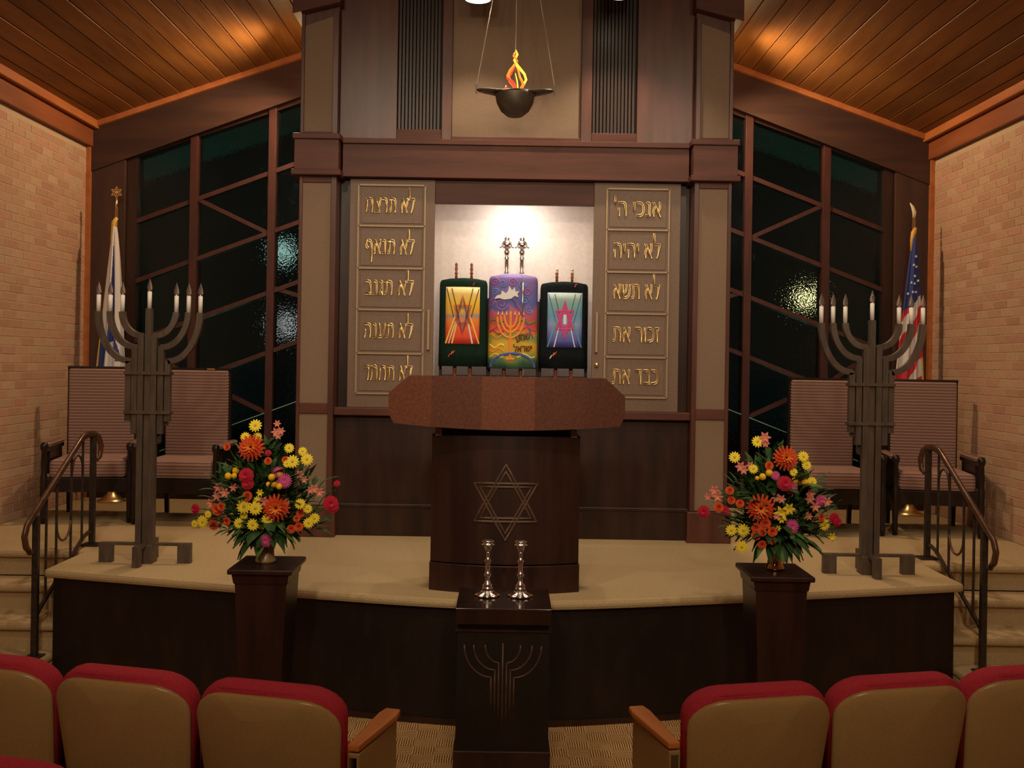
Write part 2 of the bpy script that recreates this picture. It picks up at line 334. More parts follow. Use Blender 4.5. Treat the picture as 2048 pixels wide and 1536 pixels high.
for sx, nm in ((-1, '1'), (1, '2')):
    wn = struct('window_'+nm, (sx*2.4, YB+.1, .86))
    dz = 0 if sx < 0 else .03
    X = [3.335, 2.82, 2.125, 1.25]
    lev = [3.34+dz-.535*i for i in range(5)]
    zz = lambda x, l: l+SL*(2.82-x)
    zt = lambda x: ceil(x)-.38
    for x in X[1:3]:
        MB().box(sx*x-.034, sx*x+.034, YB+.02, YB+.17, .86, zt(x)+.03).build('mullion', M['muntin'], wn, bevel=.003)
    MB().prism([(sx*q[0], q[1]) for q in ([(3.34, zt(3.34)-.03), (1.2, zt(1.2)-.03), (1.2, zt(1.2)+.03), (3.34, zt(3.34)+.03)] if sx > 0 else [(3.34, zt(3.34)+.03), (1.2, zt(1.2)+.03), (1.2, zt(1.2)-.03), (3.34, zt(3.34)-.03)])], YB+.05, YB+.16).build('head_rail', M['muntin'], wn)
    for l in lev[:4]:
        for a, b in ((3.335, 2.85), (2.79, 2.155), (2.095, 1.3)):
            m_ = MB(); seg(m_, (sx*a, zz(a, l)), (sx*b, zz(b, l)), .038, YB+.04, YB+.13); m_.build('muntin', M['muntin'], wn)
    for a, b, l in ((3.335, 2.85, 2), (2.79, 2.155, 0), (2.095, 1.3, 2), (2.79, 2.155, 3)):
        m_ = MB(); seg(m_, (sx*a, zz(a, lev[l])+(.42 if False else 0)-(-.0)), (sx*b, zz(b, lev[l])-.535+0*sx), .036, YB+.045, YB+.125) if l in (0, 3) else seg(m_, (sx*a, zz(a, lev[l])+.02), (sx*b, zz(b, lev[l])-.5), .036, YB+.045, YB+.125)
        m_.build('muntin', M['muntin'], wn)
    m_ = MB(); seg(m_, (sx*3.3, zz(3.3, lev[4])), (sx*1.3, zz(1.3, lev[4])), .007, YB+.03, YB+.06); m_.build('light_line', mat('pale_strip', (.25, .42, .40), .4), wn)  # light line along the lowest muntin, put in as a pale coloured strip
    for a, b in ((3.335, 2.85), (2.79, 2.155), (2.095, 1.25)):
        tops = [(zt(a), zt(b))]+[(zz(a, l), zz(b, l)) for l in lev]+[(.86, .86)]
        for (ta, tb), (ba, bb) in zip(tops, tops[1:]):
            pts = [(sx*a, ba), (sx*b, bb), (sx*b, tb), (sx*a, ta)]
            MB().prism(pts if sx < 0 else pts[::-1], YB+.082, YB+.088).build('pane', M['pane'], wn)
# outside, behind the glass
MB().box(-9, 9, YB+.25, 30, -.2, -.05).build('ground_outside', noisy('dark_turf', (.01, .014, .008), (.02, .026, .014), 4), kind='structure', loc=(0, 20, 0))
for sx in (-1, 1):
    m_ = MB(); vs = []
    for x, y in ((4.2, YB+.21), (1.0, YB+.21), (1.0, YB+1.05), (4.2, YB+1.05)):
        vs += [(sx*x, y, ceil(x)-.36), (sx*x, y, ceil(x)-.30)]
    m_.add(vs, [(0, 2, 4, 6), (1, 7, 5, 3), (0, 1, 3, 2), (2, 3, 5, 4), (4, 5, 7, 6), (6, 7, 1, 0)])
    m_.build('trim_'+('9' if sx < 0 else '10'), noisy('eave_paint', (.12, .22, .19), (.15, .26, .22), 6), kind='structure', loc=(sx*2.5, YB+.5, 3.9))
def street_lamp(px, py, Y, col, st, r, lab):
    p = P(px, py, Y); t = thing('street_lamp', lab, 'lamp', (p.x, p.y, 0))
    MB().tube([(p.x, p.y, -.06), (p.x, p.y, p.z-r)], .04, 8).build('pole', M['iron'], t)
    MB().ball(p, r, n=16).build('globe', mat('lamp_glow', col, .5, emit=col, es=st), t, True)
street_lamp(1612, 597, 17, (1, .74, .36), 3.2, .13, 'warm street lamp shining through the bumpy glass at the right of the ark')
street_lamp(567, 650, 17, (1, .85, .9), .55, .20, 'pale pinkish lamp outside close beside the left column of the ark')
street_lamp(566, 505, 15, (.75, 1, .95), .6, .16, 'cool white lamp glowing through the window higher beside the left column')

# ------------------------------------------------------------------ the ark
AK = thing('torah_ark', 'tall mahogany ark tower with tan panels and open bronze doors', 'cabinet', (.035, 7.45, PL))
def B(name, m, x0, x1, y0, y1, z0, z1, parent=AK, bevel=.003, **k): return MB().box(x0, x1, y0, y1, z0, z1).build(name, M[m] if isinstance(m, str) else m, parent, bevel=bevel, **k)
ctop = lambda x: ceil(x)-.004
for sx, a, b in ((-1, -1.50, -1.235), (1, 1.31, 1.575)):
    col = MB()
    pts = [(a, PL), (b, PL), (b, ctop(b)), (a, ctop(a))]
    col.prism(pts, 7.385, 8.0); c = col.build('column', M['wood'], AK)
    pa, pb = a+.024, b-.040
    if sx > 0: pa, pb = a+.034, b-.026
    for (z0, z1) in ((.905, 1.555), (1.63, 3.225)):
        MB().box(pa, pb, 7.376, 7.39, z0, z1).build('panel', M['tan'], c)
    zl, zr = (4.315, 4.385) if sx < 0 else (4.375, 4.305)
    MB().prism([(pa, 3.56), (pb, 3.56), (pb, zr), (pa, zl)], 7.376, 7.39).build('panel', M['tan'], c)
    for x0, x1 in ((a, pa), (pb, b)): MB().box(x0, x1, 7.36, 7.39, .9, 3.26).build('stile', M['wood'], c, bevel=.003)
    for x0, x1 in ((a, pa), (pb, b)): MB().box(x0, x1, 7.36, 7.39, 3.53, 4.42).build('stile', M['wood'], c, bevel=.003)
    for z0, z1 in ((1.555, 1.63), (3.20, 3.26), (3.53, 3.56)): MB().box(pa, pb, 7.362, 7.39, z0, z1).build('cross_rail', M['wood_h'], c, bevel=.003)
    e0, e1 = a-.045, b+.03
    if sx > 0: e0, e1 = a-.03, b+.045
    MB().box(e0+.012, e1-.012, 7.325, 8.02, 3.28, 3.50).build('capital', M['wood_h'], c, bevel=.004)
    MB().box(e0, e1, 7.31, 8.03, 3.498, 3.54).build('moulding', M['wood_h'], c, bevel=.006)
    MB().box(e0-.006, e1+.006, 7.305, 8.03, 3.243, 3.285).build('moulding', M['wood_h'], c, bevel=.006)
    MB().box(a-.02, b+.028, 7.335, 8.02, PL, .90).build('plinth', M['wood'], c, bevel=.006)
    zc = .28*(1 if sx < 0 else -1)
    z_ = lambda x: (4.39+zc*(x-a)) if sx < 0 else (4.46+zc*(x-a))
    MB().prism([(e0-.01, z_(e0)), (b+.02, z_(b)), (b+.02, ctop(1.8)-.01), (e0-.01, ctop(1.8)-.01)] if sx < 0 else [(a-.02, z_(a)), (e1+.01, z_(e1)), (e1+.01, ctop(1.8)-.01), (a-.02, ctop(1.8)-.01)], 7.30, 8.03).build('header', M['wood_h'], c, bevel=.004)
    zb = (4.30, 4.385) if sx < 0 else (4.39, 4.305)
# lintel
B('lintel', 'wood_h', -1.205, 1.28, 7.42, 7.9, 3.255, 3.495)
B('moulding', 'wood_h', -1.205, 1.28, 7.40, 7.9, 3.490, 3.528)
# upper front
B('side_panel', 'wood', -1.235, -.824, 7.45, 7.6, 3.528, 4.74)
B('side_panel', 'wood', .902, 1.31, 7.45, 7.6, 3.528, 4.74)
B('mullion', 'wood', -.501, -.429, 7.44, 7.6, 3.528, 5.1)
B('mullion', 'wood', .499, .578, 7.44, 7.6, 3.528, 5.1)
B('rail', 'wood_h', -.824, -.501, 7.45, 7.6, 3.528, 3.607)
B('rail', 'wood_h', .578, .902, 7.45, 7.6, 3.528, 3.600)
B('rail', 'wood_h', -.429, .499, 7.445, 7.6, 3.528, 3.559)
B('tan_panel', 'tan', -.429, .499, 7.47, 7.6, 3.559, 5.15)
for x0, x1, z0 in ((-.824, -.501, 3.607), (.578, .902, 3.60)):
    g = MB().box(x0, x1, 7.53, 7.6, z0, 4.9).build('grille', M['wood_black'], AK)
    n = 12
    for i in range(n):
        xa = x0+.008+(x1-x0-.016)*i/n
        MB().box(xa, xa+.016, 7.465, 7.53, z0, 4.88).build('slat', M['wood_dark'], g)
MB().prism([(-1.235, 4.0), (1.31, 4.0), (1.31, ctop(1.31)), (.04, ctop(.04)), (-1.235, ctop(1.235))], 7.6, 8.0).build('tower_core', M['wood_dark'], AK)
B('tower_core', 'wood_dark', -1.235, 1.31, 7.6, 8.0, 3.26, 4.0)
# lower front
B('front_panel', 'wood_dark', -1.235, 1.31, 7.46, 8.1, PL+.22, 1.55)
B('base_board', 'wood_dark', -1.235, 1.31, 7.435, 8.1, PL, .885, bevel=.006)
B('base_board', 'wood_dark', -1.235, 1.31, 7.425, 7.46, .885, .91, bevel=.004)
B('ledge', 'wood_h', -1.235, 1.31, 7.385, 8.1, 1.545, 1.60, bevel=.006)
# jambs, valance, lining
B('jamb', 'wood_dark', -1.235, -1.157, 7.55, 8.0, 1.6, 3.26)
B('jamb', 'wood_dark', 1.235, 1.31, 7.55, 8.0, 1.6, 3.26)
B('valance', 'wood_h', -.60, .66, 7.505, 7.55, 3.083, 3.26)
B('shelf', 'wood', -.66, .72, 7.505, 8.08, 1.6, 1.76)
lin = MB().box(-.68, .74, 8.02, 8.08, 1.76, 3.26); lin.box(-.70, -.62, 7.55, 8.02, 1.76, 3.26); lin.box(.69, .77, 7.55, 8.02, 1.76, 3.26); lin.box(-.62, .69, 7.55, 8.02, 3.20, 3.26)
lin.build('lining', M['plaster'], AK)
# lettering
def word(txt, x0, x1, zb, zt, y, parent, m, r=.0042, name='lettering', fix=None, rot=0, asc=1.0):
    cu = bpy.data.curves.new('t', 'FONT'); cu.body = txt[::-1]; cu.size = 1; cu.fill_mode = 'NONE'; cu.resolution_u = 3
    o = bpy.data.objects.new('t', cu); C.objects.link(o); dg = bpy.context.evaluated_depsgraph_get()
    me = bpy.data.meshes.new_from_object(o.evaluated_get(dg)); bpy.data.objects.remove(o); 
    vs = [Vector((v.co.x, v.co.y if 0 <= v.co.y <= .592 else (.592+(v.co.y-.592)*asc if v.co.y > 0 else v.co.y*1.4))) for v in me.vertices]
    if not vs: return None
    ax, bx = min(v.x for v in vs), max(v.x for v in vs)
    # follow the outline edges into loops
    adj = {}
    for e in me.edges: adj.setdefault(e.vertices[0], []).append(e.vertices[1]); adj.setdefault(e.vertices[1], []).append(e.vertices[0])
    bpy.data.meshes.remove(me)
    h = (fix or .592); sx = (x1-x0)/(bx-ax); sz = (zt-zb)/h
    seen = set(); mb = MB()
    for s0 in adj:
        if s0 in seen: continue
        loop = [s0]; seen.add(s0); cur = s0
        while True:
            nx = [k for k in adj[cur] if k not in seen]
            if not nx: break
            cur = nx[0]; seen.add(cur); loop.append(cur)
        if len(loop) < 3: continue
        cx_ = [((x0+(vs[i].x-ax)*sx), y(x0+(vs[i].x-ax)*sx) if callable(y) else y, zb+vs[i].y*sz) for i in loop]
        q = [cx_[0]]
        for p in cx_[1:]:
            if (Vector(p)-Vector(q[-1])).length > .0012: q.append(p)
        mx, mz = (x0+x1)/2, zb
        if rot: q = [(mx+(p[0]-mx)*cos(rot)-(p[2]-mz)*sin(rot), p[1], mz+(p[0]-mx)*sin(rot)+(p[2]-mz)*cos(rot)) for p in q]
        if len(q) > 2: mb.tube(q, r, 5, closed=True)
    return mb.build(name, m, parent, True)
DW = {-1: ['לא תרצח', 'לא תנאף', 'לא תגנב', 'לא תענה', 'לא תחמד'], 1: ["אנכי ה'", 'לא יהיה', 'לא תשא', 'זכור את', 'כבד את']}
for sx, x0, x1, p0, p1, nm in ((-1, -1.157, -.542, -1.092, -.612, 0), (1, .609, 1.235, .700, 1.150, 0)):
    d = MB().box(x0, x1, 7.485, 7.53, 1.60, 3.25).build('door', M['door'], AK, bevel=.003)
    zs = [3.205, 2.91, 2.605, 2.305, 1.99, 1.70]
    for x in (p0, p1): MB().box(x-.006, x+.006, 7.470, 7.486, 1.70, 3.21).build('beading', M['brass_dim'], d)
    for z in zs: MB().box(p0, p1, 7.470, 7.486, z-.006, z+.006).build('beading', M['brass_dim'], d)
    for zt, zb in zip(zs, zs[1:]): MB().box(p0+.02, p1-.02, 7.479, 7.486, zb+.02, zt-.02).build('panel', M['door'], d, bevel=.002)
    lo = [2.985, 2.685, 2.39, 2.08, 1.775]
    for i, tx in enumerate(DW[sx]):
        xa, xb = (p0+.055, p1-.075) if sx < 0 else (p0+.055, p1-.06)
        word(tx, xa, xb, lo[i]+.022, lo[i]+.128, 7.474, d, M['brass'], asc=2.5)
    hx = x1-.033 if sx < 0 else x0+.03
    MB().box(hx-.010, hx+.010, 7.455, 7.486, 2.02, 2.31).build('handle', M['brass_dim'], d, bevel=.004)
    if sx > 0: MB().ball((.644, 7.468, 1.932), .017).build('knob', M['brass'], d, True, label='round brass knob')
# scroll rests inside the ark
for x0, x1 in ((-.515, -.13), (-.16, .235), (.235, .60)):
    for x in (x0, x1-.02): B('scroll_rest', 'wood_dark', x, x+.02, 7.79, 7.83, 1.76, 2.42 if x in (x0,) else 2.40)
    B('scroll_rest', 'wood_dark', x0, x1, 7.79, 7.81, 1.80, 1.84)

# ------------------------------------------------------------------ torah scrolls
def gradmat(name, stops, axis='Z', lo=0., hi=1., wav=0., scale=8, rough=.7):
    m = mat(name, (1, 1, 1), rough); b = m.node_tree.nodes['Principled BSDF']
    t = N(m, 'ShaderNodeTexCoord'); sp = N(m, 'ShaderNodeSeparateXYZ'); L(m, t.outputs['Object'], sp.inputs[0])
    mr = N(m, 'ShaderNodeMapRange'); mr.inputs['From Min'].default_value = lo; mr.inputs['From Max'].default_value = hi
    src = sp.outputs[axis]
    if wav:
        n = N(m, 'ShaderNodeTexNoise'); n.inputs['Scale'].default_value = scale; n.inputs['Detail'].default_value = 2; n.inputs['Distortion'].default_value = 2; L(m, t.outputs['Object'], n.inputs[0])
        ml = N(m, 'ShaderNodeMath', operation='MULTIPLY_ADD'); ml.inputs[1].default_value = wav; L(m, n.outputs['Fac'], ml.inputs[0]); L(m, src, ml.inputs[2])
        sb = N(m, 'ShaderNodeMath', operation='SUBTRACT'); sb.inputs[1].default_value = wav/2; L(m, ml.outputs[0], sb.inputs[0]); src = sb.outputs[0]
    L(m, src, mr.inputs['Value']); r = ramp(m, stops); L(m, mr.outputs[0], r.inputs[0]); L(m, r.outputs[0], b.inputs['Base Color']); return m
YS = 7.72
def mantle_y(x, cx, hw, d=.085):
    u = max(-1, min(1, (x-cx)/hw)); return YS-d*(1-abs(u)**2.6)**.5
def scroll(cx, hw, zb, zt, vel, label, name='torah_scroll', lean=0):
    t = thing(name, label, 'scroll', (cx, YS, 1.76), 0)
    ring = []; n = 40
    for k in range(n):
        a = 2*pi*k/n; c, s_ = cos(a), sin(a)
        ring.append((abs(c)**.77*(1 if c > 0 else -1), abs(s_)**.9*(1 if s_ > 0 else -1)))
    mb = MB(); prof = [(1.02, zb), (1.01, zb+.1), (1, zb+.3), (1, zt-.045), (.985, zt-.022), (.93, zt-.006), (.6, zt+.006), (.2, zt+.012), (.0, zt+.014)]
    vs = []; 
    for sc, z in prof: vs += [(cx+hw*sc*r[0], YS+.085*sc*r[1]*-1, z) for r in ring]
    fs = [(i*n+k, i*n+(k+1) % n, (i+1)*n+(k+1) % n, (i+1)*n+k) for i in range(len(prof)-1) for k in range(n)]
    fs.append(tuple(range(n-1, -1, -1))); fs = [f[::-1] for f in fs]
    mb.add(vs, fs); mt = mb.build('mantle', vel, t, True)
    return t, mt
def rollers(t, cx, dx, zt, h, zb, m1, m2=None, tops=True):
    for s_ in (-1, 1):
        x = cx+s_*dx
        if tops:
            pr = [(.006, zt), (.012, zt+.01), (.008, zt+.25*h), (.014, zt+.33*h), (.008, zt+.45*h), (.013, zt+.6*h), (.008, zt+.72*h), (.012, zt+.88*h), (0, zt+h)]
            MB().lathe(pr, x, YS, 12).build('roller_handle', m1, t, True)
            if m2: MB().lathe([(.009, zt+h*.55), (.012, zt+.8*h), (.008, zt+h), (0, zt+1.05*h)], x, YS, 10).build('roller_tip', m2, t, True)
        MB().lathe([(.014, zb+.02), (.014, zb-.04), (.011, zb-.05), (.015, zb-.07), (.012, 1.762)][::-1], x, YS-.02, 12).build('roller_handle', M['roller'], t, True)
def art_panel(t, cx, x0, x1, z0, z1, hw, gm, star, rays, extra):
    mb = MB(); nx, nz = 10, 8
    for (dy, ) in ((-.004,),):
        vs = [(x0+(x1-x0)*i/nx, mantle_y(x0+(x1-x0)*i/nx, cx, hw)+dy, z0+(z1-z0)*j/nz) for j in range(nz+1) for i in range(nx+1)]
        fs = [(j*(nx+1)+i, j*(nx+1)+i+1, (j+1)*(nx+1)+i+1, (j+1)*(nx+1)+i) for j in range(nz) for i in range(nx)]
        mb.add(vs, fs)
    o = mb.build('embroidered_panel', gm, t, True, label='bright embroidered panel with star and rays')
    mod = o.modifiers.new('s', 'SOLIDIFY'); mod.thickness = .004; mod.offset = 0
    mx, mz = (x0+x1)/2, (z0+z1)/2; hx, hz = (x1-x0)/2, (z1-z0)/2
    def line(pts, r, m, closed=False, nm='stitching'):
        q = []
        for i in range(len(pts) if closed else len(pts)-1):
            a, b = pts[i], pts[(i+1) % len(pts)]
            for k in range(6): q.append((a[0]+(b[0]-a[0])*k/6, a[1]+(b[1]-a[1])*k/6))
        if not closed: q.append(pts[-1])
        pp = [(mx+u*hx, mantle_y(mx+u*hx, cx, hw)-.007, mz+v*hz) for u, v in q]
        MB().tube(pp, r, 5, closed=closed, flat=.5).build(nm, m, o)
    for c_, r_, off in star:
        line([(0, .72-off), (-.52+off, -.36+off*.6), (.52-off, -.36+off*.6)], r_, c_, True, 'star_outline')
        line([(0, -.72+off), (-.52+off, .36-off*.6), (.52-off, .36-off*.6)], r_, c_, True, 'star_outline')
    for pts, r_, c_ in rays: line(pts, r_, c_, nm='ray')
    for pts, r_, c_ in extra: line(pts, r_, c_)
    return o
red = mat('thread_red', (.62, .05, .03), .7); ora = mat('thread_orange', (.9, .32, .04), .7); yel = mat('thread_yellow', (.95, .72, .12), .7)
blk = mat('thread_brown', (.06, .03, .02), .7); blu = mat('thread_blue', (.08, .14, .45), .7); pnk = mat('thread_pink', (.65, .07, .28), .7); wht = mat('thread_white', (.85, .85, .85), .6)
pur = mat('thread_purple', (.22, .10, .38), .7); teal = mat('thread_teal', (.12, .40, .40), .7)
t1, m1 = scroll(-.335, .178, 1.905, 2.55, M['velvet_g'], 'torah scroll in green velvet mantle with fiery yellow and red star panel')
rollers(t1, -.335, .057, 2.555, .125, 1.905, M['roller'])
rl = [([(-.98, -.98), (-.45, -.05)], .006, yel), ([(-.6, -.98), (-.35, -.3)], .006, yel), ([(.98, -.98), (.45, -.05)], .006, yel), ([(.6, -.98), (.35, -.3)], .006, wht),
      ([(-.95, .95), (-.5, -.1)], .0035, blk), ([(-.65, .95), (-.2, -.1)], .0035, blk), ([(.95, .95), (.5, -.1)], .0035, blk), ([(.6, .95), (.2, -.1)], .0035, blk), ([(-.8, -.98), (-.4, -.2)], .004, wht)]
art_panel(t1, -.335, -.462, -.212, 2.07, 2.49, .178, gradmat('fiery_panel', [(0, (.75, .05, .03)), (.2, (.80, .09, .03)), (.42, (.85, .25, .04)), (.5, (.35, .30, .25)), (.56, (.80, .42, .04)), (.75, (.92, .58, .05)), (1, (.95, .78, .35))], lo=2.07-1.76, hi=2.49-1.76, wav=.05),
          [(red, .003, 0), (blk, .0025, .1), (blu, .002, .2)], rl, [])
t3, m3 = scroll(.415, .178, 1.90, 2.535, M['velvet_b'], 'torah scroll in black velvet mantle with blue and pink star panel')
rollers(t3, .415, .057, 2.545, .10, 1.90, M['roller'], M['ivory'])
rr = [([(-.98, -.98), (-.45, -.05)], .005, teal), ([(-.6, -.98), (-.35, -.3)], .004, wht), ([(.98, -.98), (.45, -.05)], .005, teal), ([(.6, -.98), (.35, -.3)], .004, wht),
      ([(-.95, .95), (-.5, -.1)], .0035, blu), ([(-.6, .95), (-.2, -.1)], .0025, blk), ([(.95, .95), (.5, -.1)], .0035, blu), ([(.6, .95), (.2, -.1)], .0025, blk), ([(0, .2), (0, -.15)], .012, wht)]
art_panel(t3, .415, .290, .545, 2.055, 2.46, .178, gradmat('cool_panel', [(0, (.06, .06, .33)), (.2, (.12, .14, .50)), (.42, (.25, .35, .62)), (.6, (.14, .35, .50)), (.8, (.22, .45, .45)), (1, (.50, .60, .55))], lo=2.055-1.76, hi=2.46-1.76, wav=.06),
          [(pnk, .007, .06), (red, .003, 0), (pnk, .005, .2)], rr, [])
for t, mt_, cx, sg in ((t1, m1, -.335, 1), (t3, m3, .415, 1)):
    for (ux, z, c_) in ((.08, 2.515, red), (-.075, 2.005, ora), (-.06, 2.012, red), (-.095, 1.985, wht if t is t3 else red)):
        MB().tube([(cx+ux-.008, mantle_y(cx+ux, cx, .178)-.004, z-.012), (cx+ux+.006, mantle_y(cx+ux, cx, .178)-.005, z+.012)], .004, 5).build('stitched_motif', c_, mt_)
cm = gradmat('rainbow_mantle', [(0, (.05, .12, .10)), (.08, (.12, .30, .12)), (.16, (.60, .42, .03)), (.26, (.75, .45, .03)), (.33, (.20, .38, .10)), (.38, (.80, .30, .03)), (.45, (.70, .10, .05)), (.52, (.55, .10, .14)), (.60, (.55, .13, .22)), (.66, (.12, .14, .46)), (.78, (.16, .15, .44)), (.9, (.22, .15, .42)), (1, (.25, .17, .44))], lo=1.895-1.76, hi=2.59-1.76, wav=.16, scale=7)
cxm, hwm = .036, .182
t2, m2 = scroll(cxm, hwm, 1.893, 2.583, cm, 'centre torah scroll in rainbow mantle painted with dove and orange menorah')
rollers(t2, cxm, .062, 2.59, .1, 1.893, M['roller'], tops=False)
def mline(pts, r, m, nm='applique', flat=.5, closed=False):
    q = [(x, mantle_y(x, cxm, hwm)-.004, z) for x, z in pts]; MB().tube(q, r, 6, closed=closed, flat=flat).build(nm, m, m2)
mx_ = .018
for k, (w, zt_) in enumerate(((.098, 2.275), (.072, 2.285), (.046, 2.29))):
    mline([(mx_+w*cos(pi+pi*i/14), zt_-.0+(.155-k*.03)*sin(pi+pi*i/14)) for i in range(15)], .0085, ora, 'menorah_branch')
mline([(mx_, 2.30), (mx_, 2.0), (mx_+.001, 1.965)], .010, ora, 'menorah_stem'); mline([(mx_-.03, 1.965), (mx_+.03, 1.965)], .010, ora, 'menorah_stem')
for i in range(7): x = mx_+(-3+i)*.031; mline([(x, 2.292), (x+.002, 2.318)], [.007, .002], yel, 'flame')
mline([(cxm+.16*cos(pi*i/16), 1.905+.10*sin(pi*i/16)) for i in range(17)], .012, blu, 'arc')
def spiral(cx_, cz_, r0, turns, m, w, dirn=1, a0=0): mline([(cx_+r0*(1-i/26*.85)*cos(a0+dirn*turns*2*pi*i/26), cz_+r0*(1-i/26*.85)*sin(a0+dirn*turns*2*pi*i/26)) for i in range(27)], w, m, 'swirl')
vio = mat('thread_violet', (.42, .16, .50), .7); lbl = mat('thread_light_blue', (.16, .26, .72), .7)
for (a, b, r_, mm, dd) in ((-.10, 2.535, .028, pur, 1), (-.04, 2.525, .026, blu, -1), (.03, 2.53, .03, pur, 1), (.10, 2.52, .028, blu, -1), (.14, 2.46, .026, pur, 1), (-.10, 2.46, .026, blu, 1), (.12, 2.40, .03, blu, 1), (-.05, 2.37, .045, pur, -1), (.15, 2.33, .026, blu, -1), (-.12, 2.38, .024, pur, 1)):
    spiral(a, b, r_*1.1, 1.5, {'thread_purple': vio, 'thread_blue': lbl}[mm.name], .0045, dd)
mline([(-.04+.1*cos(pi-pi*i/12), 2.35+.075*sin(pi-pi*i/12)) for i in range(13)], .007, pur, 'arc')
mline([(.06, 2.36), (.12, 2.27), (.16, 2.18), (.185, 2.12)], .006, pur, 'swirl')
for k, (zc, mm) in enumerate(((2.16, red), (2.13, ora), (2.06, yel), (2.03, ora), (2.19, pnk), (1.99, yel), (2.24, mat('thread_green', (.06, .3, .08), .7)))):
    for s0, s1 in (((-.135, -.03), (.07, .20)) if zc > 2.17 or zc < 2.0 else ((-.135, -.03),)):
        mline([(s0+(s1-s0)*i/8, zc+.014*sin(i*.9+k)) for i in range(9)], .006, mm, 'stripe')
dv = MB()
def dpt(x, z): return (x, mantle_y(x, cxm, hwm)-.007, z)
body = [(-.105, 2.405), (-.07, 2.412), (-.03, 2.402), (.02, 2.41), (.045, 2.43), (.075, 2.42), (.065, 2.445), (.08, 2.465), (.05, 2.462), (.045, 2.495), (.025, 2.47), (.005, 2.505), (-.005, 2.465), (-.02, 2.448), (-.05, 2.47), (-.055, 2.44), (-.085, 2.432)]
dv.prism([(x, z) for x, z in body], YS-.094, YS-.086).build('dove', wht, m2, label='white dove applique')
hb = mat('thread_dark_red', (.16, .02, .02), .7)
word('שמע', .062, .172, 2.105, 2.150, lambda x: mantle_y(x, cxm, hwm)-.007, m2, hb, .0022, rot=.30)
word('ישראל', .045, .180, 2.022, 2.062, lambda x: mantle_y(x, cxm, hwm)-.007, m2, hb, .0022, rot=.06, asc=1.6)
# silver crowns and pointer
for i, (x, lb) in enumerate(((-.018, 'left of the two tall silver bell finials on the rainbow scroll'), (.095, 'right of the two tall silver bell finials on the rainbow scroll'))):
    t = thing('silver_finial', lb, 'finial', (x, YS, 2.60), group=None)
    z0 = 2.601
    MB().lathe([(.018, z0), (.020, z0+.01), (.014, z0+.025), (.018, z0+.05), (.016, z0+.10), (.022, z0+.115), (.012, z0+.13), (.022, z0+.15), (.024, z0+.165), (.014, z0+.18)], x, YS, 16).build('stem', M['silver'], t, True)
    MB().lathe([(.012, z0+.18), (.036, z0+.195), (.044, z0+.215), (.036, z0+.235), (.016, z0+.25), (.026, z0+.258), (.012, z0+.27), (.008, z0+.28), (0, z0+.295)], x, YS, 16).build('crown', M['silver'], t, True)
    for k in range(6):
        a = k*pi/3; MB().ball((x+.046*cos(a), YS+.046*sin(a), z0+.197), .009, n=8).build('bell', M['silver'], t, True)
t = thing('torah_pointer', 'thin silver pointer hanging on a chain down the rainbow mantle', 'pointer', (.105, YS-.1, 2.3))
MB().tube([(.098, YS-.100, 2.575), (.103, YS-.102, 2.55), (.105, YS-.103, 2.53)], .0025, 5).build('chain', M['silver'], t)
MB().lathe([(0, 2.29), (.004, 2.30), (.004, 2.36), (.009, 2.38), (.005, 2.40), (.006, 2.46), (.009, 2.49), (.005, 2.50), (.012, 2.52), (0, 2.535)], .105, YS-.104, 10).build('shaft', M['silver'], t, True)

# ------------------------------------------------------------------ hanging lamp of the ark
t = thing('eternal_lamp', 'dark metal hanging bowl lamp with orange glass flame before the ark', 'lamp', (.022, 6.9, 3.73))
lx, ly, lz = .022, 6.9, 3.735
bw = noisy('lamp_bronze', (.10, .085, .065), (.14, .12, .09), 20, .45, metal=.6)
MB().lathe([(0, lz-.165), (.05, lz-.155), (.095, lz-.12), (.122, lz-.07), (.132, lz-.02), (.134, lz), (.12, lz), (.11, lz-.04), (.04, lz-.07), (0, lz-.075)], lx, ly, 28).build('bowl', bw, t, True)
rim = MB(); n = 36; vs = []
for k in range(n):
    a = 2*pi*k/n; R = .132+.128*abs(cos(a))**10; h_ = .022*abs(cos(a))**6
    R3 = R if abs(cos(a)) > .5 else .132+.12*max(0, sin(a))**14
    vs += [(lx+.125*cos(a), ly+.125*sin(a), lz+.002), (lx+R3*cos(a), ly+R3*sin(a), lz+h_), (lx+R3*cos(a), ly+R3*sin(a), lz+h_-.008), (lx+.125*cos(a), ly+.125*sin(a), lz-.012)]
fs = []
for k in range(n):
    j = (k+1) % n
    for q in range(4): fs.append((4*k+q, 4*j+q, 4*j+(q+1) % 4, 4*k+(q+1) % 4))
rim.add(vs, fs).build('rim', bw, t, True)
for (ax_, ay_) in ((-.258, 0), (.262, 0), (0, .25)):
    MB().box(lx+ax_-.006, lx+ax_+.006, ly+ay_-.006, ly+ay_+.006, lz-.005, lz+.055).build('prong', bw, t)
    MB().tube([(lx+ax_, ly+ay_, lz+.05), (lx+ax_*.02, ly+ay_*.02, 5.22)], .0028, 5).build('cable', mat('cable_steel', (.5, .4, .3), .4, .7), t)
fl = [('flame_yellow', (1, .62, .05), 1.6), ('flame_orange', (1, .24, .03), 1.1), ('flame_red', (.9, .06, .03), .9)]
fm = [mat(n_, c_, .2, emit=c_, es=e_) for n_, c_, e_ in fl]
def ribbon(pts, r, m): MB().tube([(lx+a, ly+b, lz+c_) for a, b, c_ in pts], r, 6, flat=.6).build('flame_ribbon', m, t, True)
ribbon([(0, 0, .29), (.012, .005, .26), (-.008, 0, .22), (.012, 0, .185), (.035, -.01, .155), (.06, -.01, .125), (.072, -.005, .09), (.055, 0, .055), (.03, 0, .02)], [.003, .008, .009, .010, .010, .009, .009, .008, .008], fm[0])
